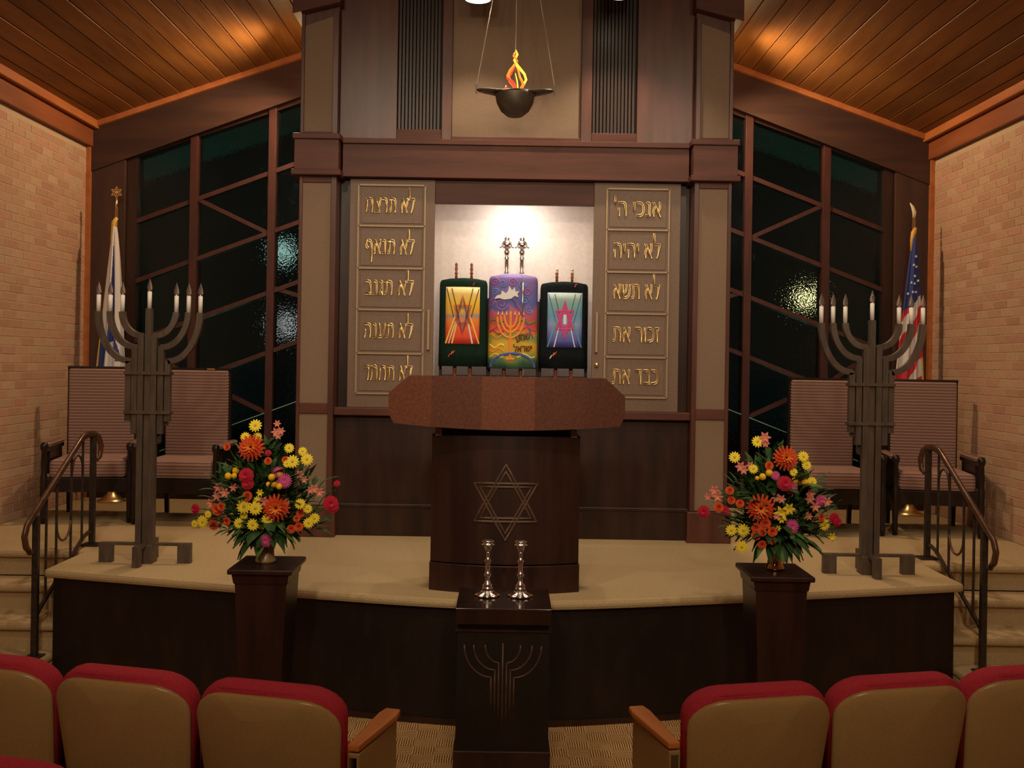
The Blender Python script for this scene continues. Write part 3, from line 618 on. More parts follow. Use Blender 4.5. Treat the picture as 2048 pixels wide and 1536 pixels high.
ribbon([(0, 0, .28), (-.014, 0, .25), (.010, 0, .215), (-.012, 0, .18), (-.035, 0, .15), (-.050, 0, .115), (-.035, 0, .08), (-.008, 0, .045), (0, 0, .0)], [.003, .008, .009, .009, .011, .012, .012, .010, .008], fm[1])
ribbon([(-.01, .01, .17), (-.032, .01, .13), (-.05, 0, .10), (-.020, -.01, .07), (.002, 0, .04), (.01, 0, .01)], [.006, .010, .012, .013, .012, .01], fm[2])
ribbon([(0, .01, .20), (.02, .01, .15), (.03, .01, .11), (.045, 0, .08), (.055, 0, .06), (.035, 0, .02)], [.004, .007, .008, .009, .013, .01], fm[1])
ribbon([(-.058, 0, .05), (-.064, 0, .02), (-.055, 0, .0)], [.006, .014, .012], fm[2])
ribbon([(.0, -.01, .13), (.012, -.01, .08), (.018, -.01, .03), (.02, 0, .0)], [.003, .005, .005, .005], fm[0])
# spot heads before the ark
for x, lb in ((-.24, 'round spotlight head above the left part of the ark front'), (.72, 'round spotlight head above the right part of the ark front')):
    t = thing('spotlight', lb, 'light', (x, 7.02, 4.44))
    zh = 4.40 if x < 0 else 4.44
    MB().lathe([(.095, zh), (.10, zh+.05), (.09, zh+.18), (.03, zh+.22)], x, 7.02, 20).build('housing', M['white'], t, True)
    MB().lathe([(0, zh-.001), (.088, zh-.001), (.088, zh+.002)], x, 7.02, 20).build('lens', mat('lens', (1, .9, .75), .4, emit=(1, .85, .62), es=6), t)
    MB().tube([(x, 7.02, 4.65), (x, 7.02, ceil(x)-.01)], .012, 8).build('stem', M['white'], t)
for sx, lb in ((-1, 'small black lamp head fixed beside the left flank of the tower'), (1, 'small black lamp head fixed beside the right flank of the tower')):
    t = thing('flood_lamp', lb, 'light', (sx*1.56, 8.42, 4.6))
    MB().box(sx*1.56-.04, sx*1.56+.04, 8.36, 8.44, 4.57, 4.65).build('housing', M['wood_black'], t, bevel=.01)
    MB().tube([(sx*1.56, 8.4, 4.65), (sx*1.56, 8.4, ceil(1.56)-.005)], .01, 6).build('stem', M['wood_black'], t)
# ------------------------------------------------------------------ lectern
t = thing('lectern', 'wide dark wooden lectern with burl front board and carved six-pointed star', 'lectern', (.003, 5.8, PL))
xb = [-.41+i*.82/16 for i in range(17)]
fy = lambda x: 5.64+.09*(x/.41)**2
MB().slab([(x, fy(x)) for x in xb]+[(.41, 6.1), (-.41, 6.1)], .838, 1.54).build('body', M['wood_dark'], t, bevel=.003)
MB().slab([(x*1.012, fy(x)-.008) for x in xb]+[(.414, 6.11), (-.414, 6.11)], PL, .832).build('base', M['wood_dark'], t, bevel=.003)
MB().slab([(x*.92, fy(x)+.05) for x in xb]+[(.37, 6.05), (-.37, 6.05)], 1.53, 1.60).build('neck', M['wood_black'], t)
for x in (-.39, .355): MB().box(x, x+.035, 5.70, 5.75, 1.535, 1.575).build('bracket', M['brass_dim'], t)
fb = lambda x: 5.55+.05*(x/.64)**2
zl_ = lambda x: 1.578+.03*(x/.64)**2+(.05 if abs(x) > .639 else 0)
zu_ = lambda x: 1.865-max(0, abs(x)-.53)*.9
cuts = [-.64, -.407, -.135, .15, .42, .64]
for a, b in zip(cuts, cuts[1:]):
    m_ = MB(); n = 8; xx = [a+(b-a)*i/n for i in range(n+1)]; vs = []
    for x in xx: vs += [(x, fb(x), zl_(x)), (x, fb(x), zu_(x)), (x, fb(x)+.05, zu_(x)), (x, fb(x)+.05, zl_(x))]
    fs = [(4*i+q, 4*(i+1)+q, 4*(i+1)+(q+1) % 4, 4*i+(q+1) % 4) for i in range(n) for q in range(4)]
    fs += [(0, 1, 2, 3), (4*n+3, 4*n+2, 4*n+1, 4*n)]; m_.add(vs, fs).build('veneer_panel', M['burl'], t)
MB().slab([(-.60, 5.60), (.60, 5.60), (.60, 6.15), (-.60, 6.15)], 1.60, 1.66).build('desk_top', M['wood_dark'], t, bevel=.004)
def tri(up, s_, r, m_, y, cx, cz, hw, hh):
    q = [(0, hh*s_), (-hw*s_, -hh/2*s_), (hw*s_, -hh/2*s_)]
    if not up: q = [(a, -b) for a, b in q]
    pts = []
    for i in range(3):
        a, b = q[i], q[(i+1) % 3]
        pts += [(cx+a[0]+(b[0]-a[0])*k/5, y(cx+a[0]+(b[0]-a[0])*k/5), cz+a[1]+(b[1]-a[1])*k/5) for k in range(5)]
    return MB().tube(pts, r, 6, closed=True).build('carved_star_line', m_, t, True)
starm = noisy('star_moulding', (.075, .040, .026), (.11, .060, .038), 20, .35)
for up in (True, False):
    tri(up, 1.0, .0085, starm, lambda x: fy(x)-.001, .002, 1.178, .172, .208)
    tri(up, .82, .0075, starm, lambda x: fy(x)-.001, .002, 1.178, .172, .208)
# ------------------------------------------------------------------ candle stand with relief
t = thing('candle_stand', 'square black-brown stand with carved menorah holding two candlesticks', 'stand', (0, 5.16, 0))
MB().box(-.229, .231, 4.94, 5.40, .69, .768).build('top', noisy('polished_black', (.020, .009, .006), (.034, .014, .009), 12, .12, (1, 1, .2), 0), t, bevel=.003)
MB().box(-.222, .224, 4.955, 5.39, .05, .655).build('body', M['wood_black'], t, bevel=.003)
MB().box(-.19, .195, 4.99, 5.36, .65, .695).build('slot', M['wood_black'], t)
MB().box(-.229, .231, 4.945, 5.40, .655, .663).build('edge_strip', M['wood_dark'], t)
MB().box(-.231, .233, 4.94, 5.40, 0, .085).build('plinth', M['wood_dark'], t, bevel=.003)
ry = 4.955
def rel(pts, r=.0045): MB().tube([(x, ry, z) for x, z in pts], r, 6).build('carved_menorah_line', starm, t, True)
cz = .37
rel([(0, .60), (0, .16)])
for k, (w, z0, zt_, low) in enumerate(((.085, .505, .59, .21), (.14, .47, .59, .245), (.185, .435, .59, .28))):
    for s_ in (-1, 1):
        xo = s_*(.018+.018*k)
        rel([(xo, low), (xo, z0)]+[(xo+(s_*w-xo)*sin(pi/2*i/8), zt_-(zt_-z0)*cos(pi/2*i/8)) for i in range(9)])
# candlesticks
def candlestick(x, y, z, lb):
    t = thing('candlestick', lb, 'candlestick', (x, y, z), local=True)
    base = MB(); n = 48; prof = [(.056, .0), (.060, .006), (.056, .012), (.036, .020), (.030, .03)]; vs = []
    for r, h in prof:
        for k in range(n):
            a = 2*pi*k/n; rr_ = r*(1+.10*cos(8*a)*(1 if r > .04 else .3)); vs.append((rr_*cos(a), rr_*sin(a), h))
    fs = [(i*n+k, i*n+(k+1) % n, (i+1)*n+(k+1) % n, (i+1)*n+k) for i in range(len(prof)-1) for k in range(n)]; fs.append(tuple(range(n-1, -1, -1)))
    base.add(vs, fs).build('base', M['silver'], t, True)
    MB().lathe([(.030, .03), (.026, .045), (.022, .05), (.026, .055), (.015, .068), (.009, .085), (.012, .095), (.018, .105), (.014, .118), (.011, .125), (.011, .165), (.014, .172), (.018, .176), (.009, .190), (.007, .20), (.010, .208), (.007, .215), (.012, .222)], n=20).build('stem', M['silver'], t, True)
    MB().lathe([(.012, .222), (.019, .245), (.021, .255), (.034, .258), (.035, .262), (.022, .266), (.022, .270), (.030, .273), (.032, .278), (.020, .280), (.014, .276), (.0, .270)], n=24).build('drip_cup', M['silver'], t, True)
candlestick(-.082, 5.20, .769, 'silver candlestick on the black stand, the one at left')
candlestick(.082, 5.20, .769, 'silver candlestick on the black stand, the one at right')
# ------------------------------------------------------------------ menorahs
def menorah(x0, y0, lb):
    t = thing('menorah', lb, 'menorah', (x0, y0, PL), local=True); I = M['iron']; z = lambda v: v-PL
    def sq(pts, r=.0175): return MB().tube([(a, b, z(c_)) for a, b, c_ in pts], r, 4)
    sq([(0, 0, .74), (0, 0, 2.236)], .026).build('shaft', I, t)
    for s_ in (-1, 1):
        for k, (w, z0, zc, low, y_) in enumerate(((.165, 2.07, 2.215, .76, -.012), (.24, 2.0, 2.215, .76, -.006), (.312, 1.915, 2.215, 1.545, 0))):
            xo = s_*(.040+.0405*k)
            if k == 1: low_ = 1.47
            else: low_ = low
            q = [(xo, y_, low_), (xo, y_, z0-.004), (xo, y_, z0)]+[(xo+(s_*w-xo)*sin(pi/2*i/10), y_*(1-i/10), zc-(zc-z0)*cos(pi/2*i/10)) for i in range(1, 11)]
            sq(q, .0245).build('branch', I, t)
        sq([(s_*.02, .03, .74), (s_*.02, .03, 1.9)], .022).build('shaft', I, t)
        sq([(s_*.058, .03, .76 if False else 1.42), (s_*.058, .03, 1.9)], .020)
        sq([(s_*.10, .03, 1.52), (s_*.10, .03, 1.85)], .020).build('shaft', I, t)
        sq([(s_*.058, .03, 1.42), (s_*.058, .03, 1.9)], .020).build('shaft', I, t)
    for zb in (1.84, 1.60): MB().box(-.14, .14, -.035, .05, z(zb-.010), z(zb+.010)).build('band', I, t, bevel=.002)
    hs = [(0, 2.236, 2.339)]+[(s_*w, 2.215, 2.315) for s_ in (-1, 1) for w in (.165, .24, .312)]
    for (x, a, b) in hs:
        c = MB().lathe([(.013, z(a)), (.013, z(b)), (.011, z(b)+.001)], x, 0, 12).build('candle_tube', M['white'], t, True)
        MB().lathe([(.010, z(b)), (.016, z(b)+.022), (.012, z(b)+.045), (.004, z(b)+.07), (0, z(b)+.085)], x, 0, 12).build('bulb', M['bulb'], c, True)
        MB().lathe([(.011, z(b)), (.012, z(b)+.006), (.006, z(b)+.02), (0, z(b)+.03)], x, 0, 10).build('bulb_socket', M['silver'], c, True)
    MB().box(-.28, .28, -.018, .018, .105, .122).build('foot_bar', I, t, bevel=.002)
    MB().box(-.018, .018, -.17, .17, .10, .120).build('foot_bar', I, t, bevel=.002)
    for s_ in (-1, 1):
        MB().box(s_*.24-.041, s_*.24+.041, -.02, .02, 0, .118).build('foot', I, t, bevel=.002)
        MB().box(-.02, .02, s_*.15-.03, s_*.15+.03, 0, .125).build('foot', I, t, bevel=.002)
    MB().box(-.055, .055, -.05, .05, 0, .115).build('hub', I, t, bevel=.004)
    return t
mn = menorah(-2.20, 6.35, 'tall wrought iron menorah with white electric candles on the left of the platform')
mn.rotation_euler.z = radians(0)
menorah(2.235, 6.36, 'tall wrought iron menorah with white electric candles on the right of the platform')
# ------------------------------------------------------------------ high-backed chairs
def high_chair(x, y, rz, lb):
    t = thing('high_back_chair', lb, 'chair', (x, y, PL), rz, 'high-backed chairs on the platform', local=True); w = M['chair_wood']
    # local: seat faces -Y, back plane at y=.28
    MB().box(-.265, .265, .275, .315, .38, 1.172).build('back_frame', w, t, bevel=.006)
    MB().box(-.250, .250, .235, .280, .44, 1.155).build('back_cushion', M['rib'], t, bevel=.014)
    MB().box(-.262, .262, .25, .29, 1.155, 1.175).build('crest_rail', w, t, bevel=.004)
    MB().box(-.275, .275, -.27, .25, .335, .475).build('seat_cushion', M['rib'], t, bevel=.03)
    MB().box(-.29, .29, -.29, .28, .235, .34).build('apron', w, t, bevel=.004)
    for s_ in (-1, 1):
        X = s_*.305
        MB().lathe([(.018, 0), (.024, .06), (.020, .1), (.026, .22), (.026, .35), (.020, .38), (.024, .45), (.019, .54), (.027, .555), (.030, .58), (.022, .605), (0, .61)], X, -.28, 12).build('front_leg', w, t, True)
        MB().tube([(s_*.25, .32, 0), (s_*.25, .29, .3)], .022, 4).build('rear_leg', w, t)
        MB().box(X-.03, X+.03, -.20, .25, .565, .605).build('arm_pad', M['rib'], t, bevel=.016)
        MB().box(X-.018, X+.018, -.28, .29, .535, .567).build('arm', w, t, bevel=.004)
        MB().box(X-.014, X+.014, -.16, .24, .36, .535).build('arm_panel', w, t, bevel=.004)
    return t
ch1 = high_chair(-3.20, 8.06, radians(11), 'ribbed mauve high-backed chair beside the brick wall at left')
ch2 = dup(ch1, loc=(-2.485, 8.06, PL), rz=0, label='ribbed mauve high-backed chair right of the left menorah stem')
ch3 = dup(ch1, loc=(2.53, 8.06, PL), rz=0, label='ribbed mauve high-backed chair between right flowers and right menorah')
ch4 = dup(ch1, loc=(3.30, 8.06, PL), rz=radians(-10), label='ribbed mauve high-backed chair beside the brick wall at right')
MB().box(-2.40, -2.34, 8.28, 8.29, 1.842, 1.852).build('name_plate', M['brass'], ch2).matrix_parent_inverse = Matrix.Translation((-0, 0, 0))
npl = bpy.data.objects['name_plate']; npl.location = (2.485, -8.06, -PL)
# ------------------------------------------------------------------ flags
def flag(x, y, ztop, lb, us):
    t = thing('flag', lb, 'flag', (x, y, PL))
    MB().tube([(x, y, PL), (x, y, ztop-.13)], .012, 10).build('pole', M['brass'] if us else M['brass'], t, True)
    MB().lathe([(.12, PL), (.12, PL+.012), (.085, PL+.03), (.05, PL+.06), (.028, PL+.10), (.02, PL+.14), (.013, PL+.16)], x, y, 24).build('stand', M['brass'], t, True, label='brass dome flag stand')
    gold = noisy('gold_cord', (.62, .36, .05), (.80, .52, .12), 80, .6)
    MB().tube([(x+.01, y-.015, ztop-.22), (x-.01, y-.025, ztop-.26), (x-.02, y-.02, ztop-.32), (x-.03, y-.03, ztop-.42)], [.014, .022, .016, .008], 8).build('tassel', gold, t, True)
    if us:
        MB().tube([(x, y, ztop-.13), (x+.004, y, ztop-.08), (x-.012, y, ztop-.035), (x-.035, y, ztop)], [.012, .018, .014, .003], 8, flat=.5).build('finial', M['ivory'], t, True, label='curved eagle finial')
    else:
        st = MB()
        for up in (0, 1):
            q = [(.048*cos(pi/2+up*pi+2*pi*k/3), .048*sin(pi/2+up*pi+2*pi*k/3)) for k in range(3)]
            st.tube([(x+a, y, ztop+.0+b) for a, b in q], .009, 4, closed=True)
        st.ball((x, y, ztop), .02, n=10).build('finial', M['brass'], t, label='brass star finial')
        MB().tube([(x, y, ztop-.14), (x, y, ztop-.045)], [.012, .008], 8).build('ferrule', M['brass'], t, True)
    # cloth hanging in folds
    z0, z1 = ztop-.30, 1.42; nx, nz = 64, 130; vs = []; uv = []
    for j in range(nz+1):
        v = j/nz; z = z0+(z1-z0)*v
        wl = .018+.150*v**.85; wr = .014+(.125 if us else .125)*v**.75
        lean = (-.03*v if us else -.01*v)
        for i in range(nx+1):
            u = i/nx; fx = x-wl+(wl+wr)*u+lean; ph = u*pi*6+v*1.6
            vs.append((fx+.006*v*cos(ph), y-.02-.022*(v**.5)*sin(ph)-.04*sin(pi*u), z+.03*v*sin(ph*.5)))
    mb = MB(); mb.add(vs, [(j*(nx+1)+i, (j+1)*(nx+1)+i, (j+1)*(nx+1)+i+1, j*(nx+1)+i+1) for j in range(nz) for i in range(nx)])
    # colours of the folded cloth per face
    cols = []
    for j in range(nz):
        for i in range(nx):
            u, v = (i+.5)/nx, (j+.5)/nz
            if us:
                edge = .30+.10*(1-u)
                if v < edge: c_ = 2
                else: c_ = int((v*1.0+u*.20)*11) % 2
                if u > .93 and v > .62: c_ = 3
            else:
                c_ = 1
                b0 = .55-.28*v if v < .62 else .30-.2*(v-.62)
                if v > .1 and b0 < u < b0+.26*min(1, v*2.2) and v < .60: c_ = 2
                if v >= .60 and .06 < u-.0*(v) < .40 and v < .86 and (u < .40-(v-.60)*1.1): c_ = 2
                if .60 < v < .72 and .62 < u < .85 and abs(u-.62-(v-.6)*1.5) < .09: c_ = 2
                if u < .10 and v > .03: c_ = 3
            cols.append(c_)
    mb.m = cols
    cl = mb.build('cloth', [mat('cloth_red', (.55, .03, .04), .8), mat('cloth_white', (.66, .62, .60), .8), mat('cloth_blue', (.03, .05, .22), .8), gold], t, True)
    sd = cl.modifiers.new('s', 'SOLIDIFY'); sd.thickness = .003
    if us:
        for (u, v) in ((.55, .10), (.35, .15), (.62, .16), (.5, .20), (.3, .245), (.5, .24), (.75, .235), (.38, .285), (.62, .29), (.2, .30)):
            j, i = int(v*nz), int(u*nx); q = vs[j*(nx+1)+i]; st = MB()
            pts = [(q[0]+(.013 if k % 2 == 0 else .006)*sin(k*pi/5), q[2]+(.013 if k % 2 == 0 else .006)*cos(k*pi/5)) for k in range(10)]
            st.prism(pts[::-1], q[1]-.012, q[1]-.003).build('star', wht, cl)
    return t
flag(-3.40, 8.95, 3.352, 'white and blue flag with star finial furled behind the left chairs', False)
flag(3.48, 8.92, 3.368, 'furled stars and stripes flag behind the right chairs', True)
# ------------------------------------------------------------------ handrails
def handrail(sx, X, lb):
    t = thing('handrail', lb, 'handrail', (sx*X, 6.1, .17)); x = sx*X; R = M['rail']
    MB().box(x-.017, x+.017, 6.05, 6.085, .17, 1.0).build('post', R, t, bevel=.002)
    MB().box(x-.045, x+.045, 6.02, 6.115, .17, .18).build('foot_plate', R, t)
    MB().box(x-.017, x+.017, 6.87, 6.905, PL, 1.40).build('post', R, t, bevel=.002)
    MB().box(x-.06, x+.06, 6.83, 6.945, PL, PL+.012).build('foot_plate', R, t)
    hr = [(6.10, .80), (6.02, .785), (5.955, .83), (5.93, .90), (5.96, .97), (6.04, 1.02), (6.15, 1.07)]
    hr = [(5.99+.0, .80), (5.94, .84), (5.92, .90), (5.95, .96), (6.03, 1.01)]+[(6.03+.68*k/6, 1.01+.40*k/6) for k in range(1, 7)]+[(6.80, 1.425), (6.90, 1.42), (6.98, 1.39), (7.02, 1.33), (7.0, 1.26), (6.96, 1.24)]
    MB().tube([(x-sx*.0, a, b) for a, b in hr], [.012]+[.017]*(len(hr)-3)+[.014, .008], 8, flat=1.4).build('handrail_bar', M['rail_wood'], t, True, label='bronze coloured grip curling at both ends')
    MB().ball((x, 5.99, .80), .02, n=10).build('finial', M['rail_wood'], t, True)
    lower = [(6.07, .40), (6.15, .455), (6.75, .76), (6.82, .775), (6.88, .78)]
    MB().tube([(x, a, b) for a, b in lower], .013, 4).build('lower_bar', R, t)
    for yb in (6.20, 6.34, 6.55, 6.72):
        zt_ = 1.01+.59*(yb-6.03); zb = .40+.51*(yb-6.07)
        MB().tube([(x, yb, zb), (x, yb, zt_)], .008, 6).build('baluster', R, t)
    MB().tube([(x, 6.345+.1*(1-cos(pi*k/10)), .90-.11*sin(pi*k/10)) for k in range(11)], .007, 6).build('scroll', M['rail_wood'], t, True)
    MB().tube([(x, 6.56+.08*(1-cos(pi*k/10)), 1.20+.10*sin(pi*k/10)) for k in range(11)], .007, 6).build('scroll', R, t, True)
handrail(-1, 2.745, 'dark iron stair handrail with curled bronze grip at the left steps')
handrail(1, 2.81, 'dark iron stair handrail with curled bronze grip at the right steps')
# ------------------------------------------------------------------ auditorium seats
def seat_parts():
    out = []
    def outline(w, zb, zt_, r, tap, n=7):
        pts = []
        for sx_, cz_, a0 in ((1, zt_-r, 0), (-1, zt_-r, 90)):
            for k in range(n): a = radians(a0+90*k/(n-1)); pts.append(((w-r)*sx_+r*cos(a), cz_+r*.75*sin(a)+r*.25))
        # bottom
        pts += [(-w*tap, zb), (-w*tap*.3, zb-.01), (w*tap*.3, zb-.01), (w*tap, zb)]
        return pts
    def pad(pts, y0, depth, bulge, crown, mats, name, parent=None):
        mb = MB(); cx_, cz_ = 0, sum(p[1] for p in pts)/len(pts); vs = []; rings = [(1, 0), (1, depth), (.96, depth+bulge*.4), (.8, depth+bulge*.8), (.4, depth+bulge)]
        vs_ = []; n = len(pts)
        for sc, d in rings:
            for (x, z) in pts:
                zz_ = cz_+(z-cz_)*sc; xx = x*sc
                cur = -.045*(1-(xx/.26)**2)+.045  # shell curves around the sitter
                vs_.append((xx, y0-d+cur*1.0-0, zz_+crown*(1-(xx/.26)**2)*(1 if z > cz_ else 0)))
        fs = [(i*n+k, (i+1)*n+k, (i+1)*n+(k+1) % n, i*n+(k+1) % n) for i in range(len(rings)-1) for k in range(n)]
        fs += [tuple(range(n)), tuple((len(rings)-1)*n+k for k in range(n-1, -1, -1))]
        mb.add(vs_, fs); return mb
    return outline, pad
outline, pad = seat_parts()
def lean(mb, ang, z0=.35):
    q = MB(); R_ = Matrix.Translation((0, 0, z0)) @ Matrix.Rotation(ang, 4, 'X') @ Matrix.Translation((0, 0, -z0)); q.at(mb, R_); return q
def audi_seat(x, y, rz, lb, arm=0, side=1):
    t = thing('auditorium_seat', lb, 'seat', (x, y, 0), rz, 'theatre seats in the near rows', local=True)
    sh = pad(outline(.272, .28, .782, .125, .90), -.0, .014, .012, .022, None, 's')
    o = lean(sh, radians(10)).build('back_shell', M['shell'], t, False)
    for p in o.data.polygons: p.use_smooth = True
    b = o.modifiers.new('b', 'BEVEL'); b.width = .004; b.segments = 2; b.limit_method = 'ANGLE'; b.angle_limit = radians(50)
    # cushion, rounded crest standing above the shell
    n = 14; vs = []; rings = 9; cu = MB(); outl = outline(.272, .32, .800, .12, .9)
    m_ = len(outl); cz_ = sum(p[1] for p in outl)/m_
    lay = [(.97, 0.0), (1.0, .02), (1.0, .055), (.97, .075), (.86, .088), (.5, .095)]
    for sc, d in lay:
        for (x_, z_) in outl:
            xx = x_*sc; zz_ = cz_+(z_-cz_)*sc; cur = .045*(xx/.26)**2
            vs.append((xx, .004+d+cur, zz_+.024*(1-(xx/.26)**2)*(1 if z_ > cz_ else 0)))
    fs = [(i*m_+k, i*m_+(k+1) % m_, (i+1)*m_+(k+1) % m_, (i+1)*m_+k) for i in range(len(lay)-1) for k in range(m_)]
    fs += [tuple(range(m_-1, -1, -1)), tuple((len(lay)-1)*m_+k for k in range(m_))]
    cu.add(vs, fs); lean(cu, radians(10)).build('back_cushion', M['crimson'], t, True)
    MB().box(-.24, .24, .10, .50, .38, .46).build('seat_cushion', M['crimson'], t, bevel=.03)
    MB().box(-.235, .235, .09, .48, .33, .38).build('seat_pan', M['shell'], t, bevel=.01)
    for s_ in (side,):
        X = s_*.285
        MB().box(X-.014, X+.014, .06, .42, 0, .565).build('standard', M['wood_black'], t)
        if arm == s_:
            a_ = MB(); a_.slab([(X-.022, .06), (X+.022, .06), (X+.038, .40), (X+.03, .46), (X-.03, .46), (X-.038, .40)], .585, .61)
            a_.build('armrest', M['arm'], t, bevel=.006)
            MB().box(X-.02, X+.024, .06, .44, .04, .58).build('end_panel', M['shell'], t, bevel=.006)
        else:
            MB().box(X-.025, X+.025, .08, .44, .565, .59).build('armrest', M['arm'], t, bevel=.006)
    return t
rl_, rr_ = radians(14), radians(-13)
for i, (x, y, rz, lb, arm) in enumerate((
    (-.805, 3.60, -rl_, 'beige-backed crimson theatre seat on the aisle, left front row', 1),
    (-1.36, 3.74, -rl_, 'beige-backed crimson theatre seat second from the aisle, left front row', 0),
    (-1.91, 3.88, -rl_, 'beige-backed crimson theatre seat cut by the left picture edge', 0),
    (-2.46, 4.02, -rl_, 'crimson theatre seat farthest left in the front row, outside the picture', 0),
    (.905, 3.67, -rr_, 'beige-backed crimson theatre seat on the aisle, right front row', -1),
    (1.455, 3.81, -rr_, 'beige-backed crimson theatre seat second from the aisle, right front row', 0),
    (2.00, 3.95, -rr_, 'beige-backed crimson theatre seat cut by the right picture edge', 0),
    (-1.43, 2.90, -rl_, 'crimson seat top in the nearer row at the lower left corner', 0))):
    if 'outside' in lb: continue
    audi_seat(x, y, rz if rz else 0, lb, arm, 1 if x < 0 else -1)
# ------------------------------------------------------------------ flower stands and arrangements
def flower_stand(cx, y0, y1, lb):
    t = thing('flower_stand', lb, 'stand', (cx, (y0+y1)/2, 0)); zt_ = .95; cy = (y0+y1)/2; d = (y1-y0)/2
    MB().box(cx-.152, cx+.152, y0, y1, zt_-.025, zt_).build('top', M['wood_dark'], t, bevel=.006)
    q = MB(); lv = [(.135, zt_-.025), (.128, zt_-.07), (.122, zt_-.075), (.088, .06), (.100, .055), (.104, .0)]
    vs = []
    for w, z in lv:
        dd = d-(.152-w); vs += [(cx-w, cy-dd, z), (cx+w, cy-dd, z), (cx+w, cy+dd, z), (cx-w, cy+dd, z)]
    fs = [(4*i+k, 4*(i+1)+k, 4*(i+1)+(k+1) % 4, 4*i+(k+1) % 4) for i in range(len(lv)-1) for k in range(4)]; fs += [(3, 2, 1, 0), tuple(4*(len(lv)-1)+k for k in range(4))]
    fs = [f for f in fs]; q.add(vs, [f[::-1] for f in fs]); q.build('pillar', M['wood_dark'], t, bevel=.003)
flower_stand(-1.150, 4.86, 5.22, 'tapered mahogany pillar stand in front of the platform at left')
flower_stand(1.320, 4.89, 5.24, 'tapered mahogany pillar stand in front of the platform at right')
def petals(mb, n, r0, r1, w, zl, zh, mi=0, tipw=.3, rot=0, cup=0):
    for k in range(n):
        a = 2*pi*k/n+rot; c_, s_ = cos(a), sin(a); tx, ty = -s_, c_; rm = (r0+r1)/2
        p = [(r0*c_-w*.4*tx, r0*s_-w*.4*ty, zl), (r0*c_+w*.4*tx, r0*s_+w*.4*ty, zl), (rm*c_+w*tx, rm*s_+w*ty, (zl+zh)/2+cup), (r1*c_+w*tipw*tx, r1*s_+w*tipw*ty, zh), (r1*c_-w*tipw*tx, r1*s_-w*tipw*ty, zh), (rm*c_-w*tx, rm*s_-w*ty, (zl+zh)/2+cup)]
        mb.add(p, [(0, 1, 2, 5), (5, 2, 3, 4)], mi)
def fl_mesh(kind):
    mb = MB()
    if kind == 'daisy': petals(mb, 13, .2, 1, .20, .05, .0); petals(mb, 11, .2, .8, .18, .10, .12, rot=.2); mb.ball((0, 0, .08), .26, (1, 1, .5), 8, 1); ms = [FM['yel'], FM['ylc']]
    elif kind == 'mum':
        for q in range(6): petals(mb, 18-2*q, .1, 1-.14*q, .085, .05+.06*q, .02+.14*q, rot=q*.23, mi=(0 if q < 4 else 1), tipw=.6)
        ms = [FM['orr'], FM['org']]
    elif kind == 'pom': mb.ball((0, 0, .3), .9, (1, 1, .8), 12); petals(mb, 16, .5, 1, .15, .5, .3); ms = [FM['gold']]
    elif kind == 'carn':
        for q in range(6): petals(mb, 10, .05, 1-.13*q, .22, .05+.10*q, .10+.13*q, rot=q*.41, tipw=1.1, cup=.03)
        ms = [FM['crim']]
    elif kind == 'aster': petals(mb, 20, .1, 1, .09, .1, .05, tipw=.7); petals(mb, 16, .1, .75, .09, .15, .22, rot=.1, tipw=.7); petals(mb, 10, .05, .4, .09, .2, .4, tipw=.7); ms = [FM['mag']]
    elif kind == 'lily': petals(mb, 6, .05, 1, .26, .0, .35, tipw=.2, cup=.15); petals(mb, 4, .0, .6, .05, .1, .7, mi=1); ms = [FM['pink'], FM['yel']]
    elif kind == 'rose':
        for q in range(4): petals(mb, 8, .1, .95-.2*q, .3, .05+.05*q, .35+.12*q, rot=q*.4, tipw=1.0, cup=.02)
        mb.ball((0, 0, .25), .3, n=8, mi=1); ms = [FM['coral'], FM['dkr']]
    elif kind == 'lilyy': petals(mb, 6, .05, 1, .26, .0, .35, tipw=.2, cup=.15); ms = [FM['ylw2']]
    return mb.mesh(kind, ms)
def fmat(n_, a, b): return noisy(n_, a, b, 90, .65, bump=0, spec=.3)
FM = dict(yel=fmat('petal_yellow', (.95, .72, .02), (1, .85, .08)), ylc=fmat('eye_green', (.55, .40, .02), (.65, .52, .04)), orr=fmat('petal_red_orange', (.60, .035, .012), (.82, .10, .02)), org=fmat('petal_orange', (.85, .20, .03), (.92, .36, .05)),
          gold=fmat('petal_gold', (.95, .50, .01), (1, .65, .03)), crim=fmat('petal_crimson', (.45, .008, .03), (.62, .02, .06)), mag=fmat('petal_magenta', (.60, .06, .25), (.75, .14, .38)), pink=fmat('petal_pink', (.62, .12, .16), (.80, .30, .26)),
          coral=fmat('petal_coral', (.72, .07, .02), (.88, .18, .05)), dkr=fmat('eye_dark_red', (.25, .01, .01), (.35, .02, .02)), ylw2=fmat('petal_lemon', (.80, .60, .02), (.90, .72, .06)))
KN = dict(daisy='yellow_daisy', mum='chrysanthemum', pom='golden_button_flower', carn='crimson_carnation', aster='magenta_aster', lily='pink_lily', rose='orange_rosette', lilyy='yellow_lily')
FMS = {k: fl_mesh(k) for k in KN}
leafm = [fmat('leaf_green', (.025, .070, .018), (.05, .12, .03)), fmat('leaf_light', (.07, .16, .035), (.12, .24, .06))]
def leaf_mesh(mi):
    mb = MB(); n = 6; vs = []
    for i in range(n+1):
        u = i/n; w = .21*sin(pi*(.06+.94*u)**.8)*(1-u*.15)+(.01 if i == 0 else 0); dz = .25*u-.42*u*u
        vs += [(u, -w, dz-.04), (u, 0, dz), (u, w, dz-.04)]
    fs = []
    for i in range(n): a = 3*i; fs += [(a, a+3, a+4, a+1), (a+1, a+4, a+5, a+2)]
    mb.add(vs, fs); return mb.mesh('leaf', leafm[mi])
LM = [leaf_mesh(0), leaf_mesh(1)]
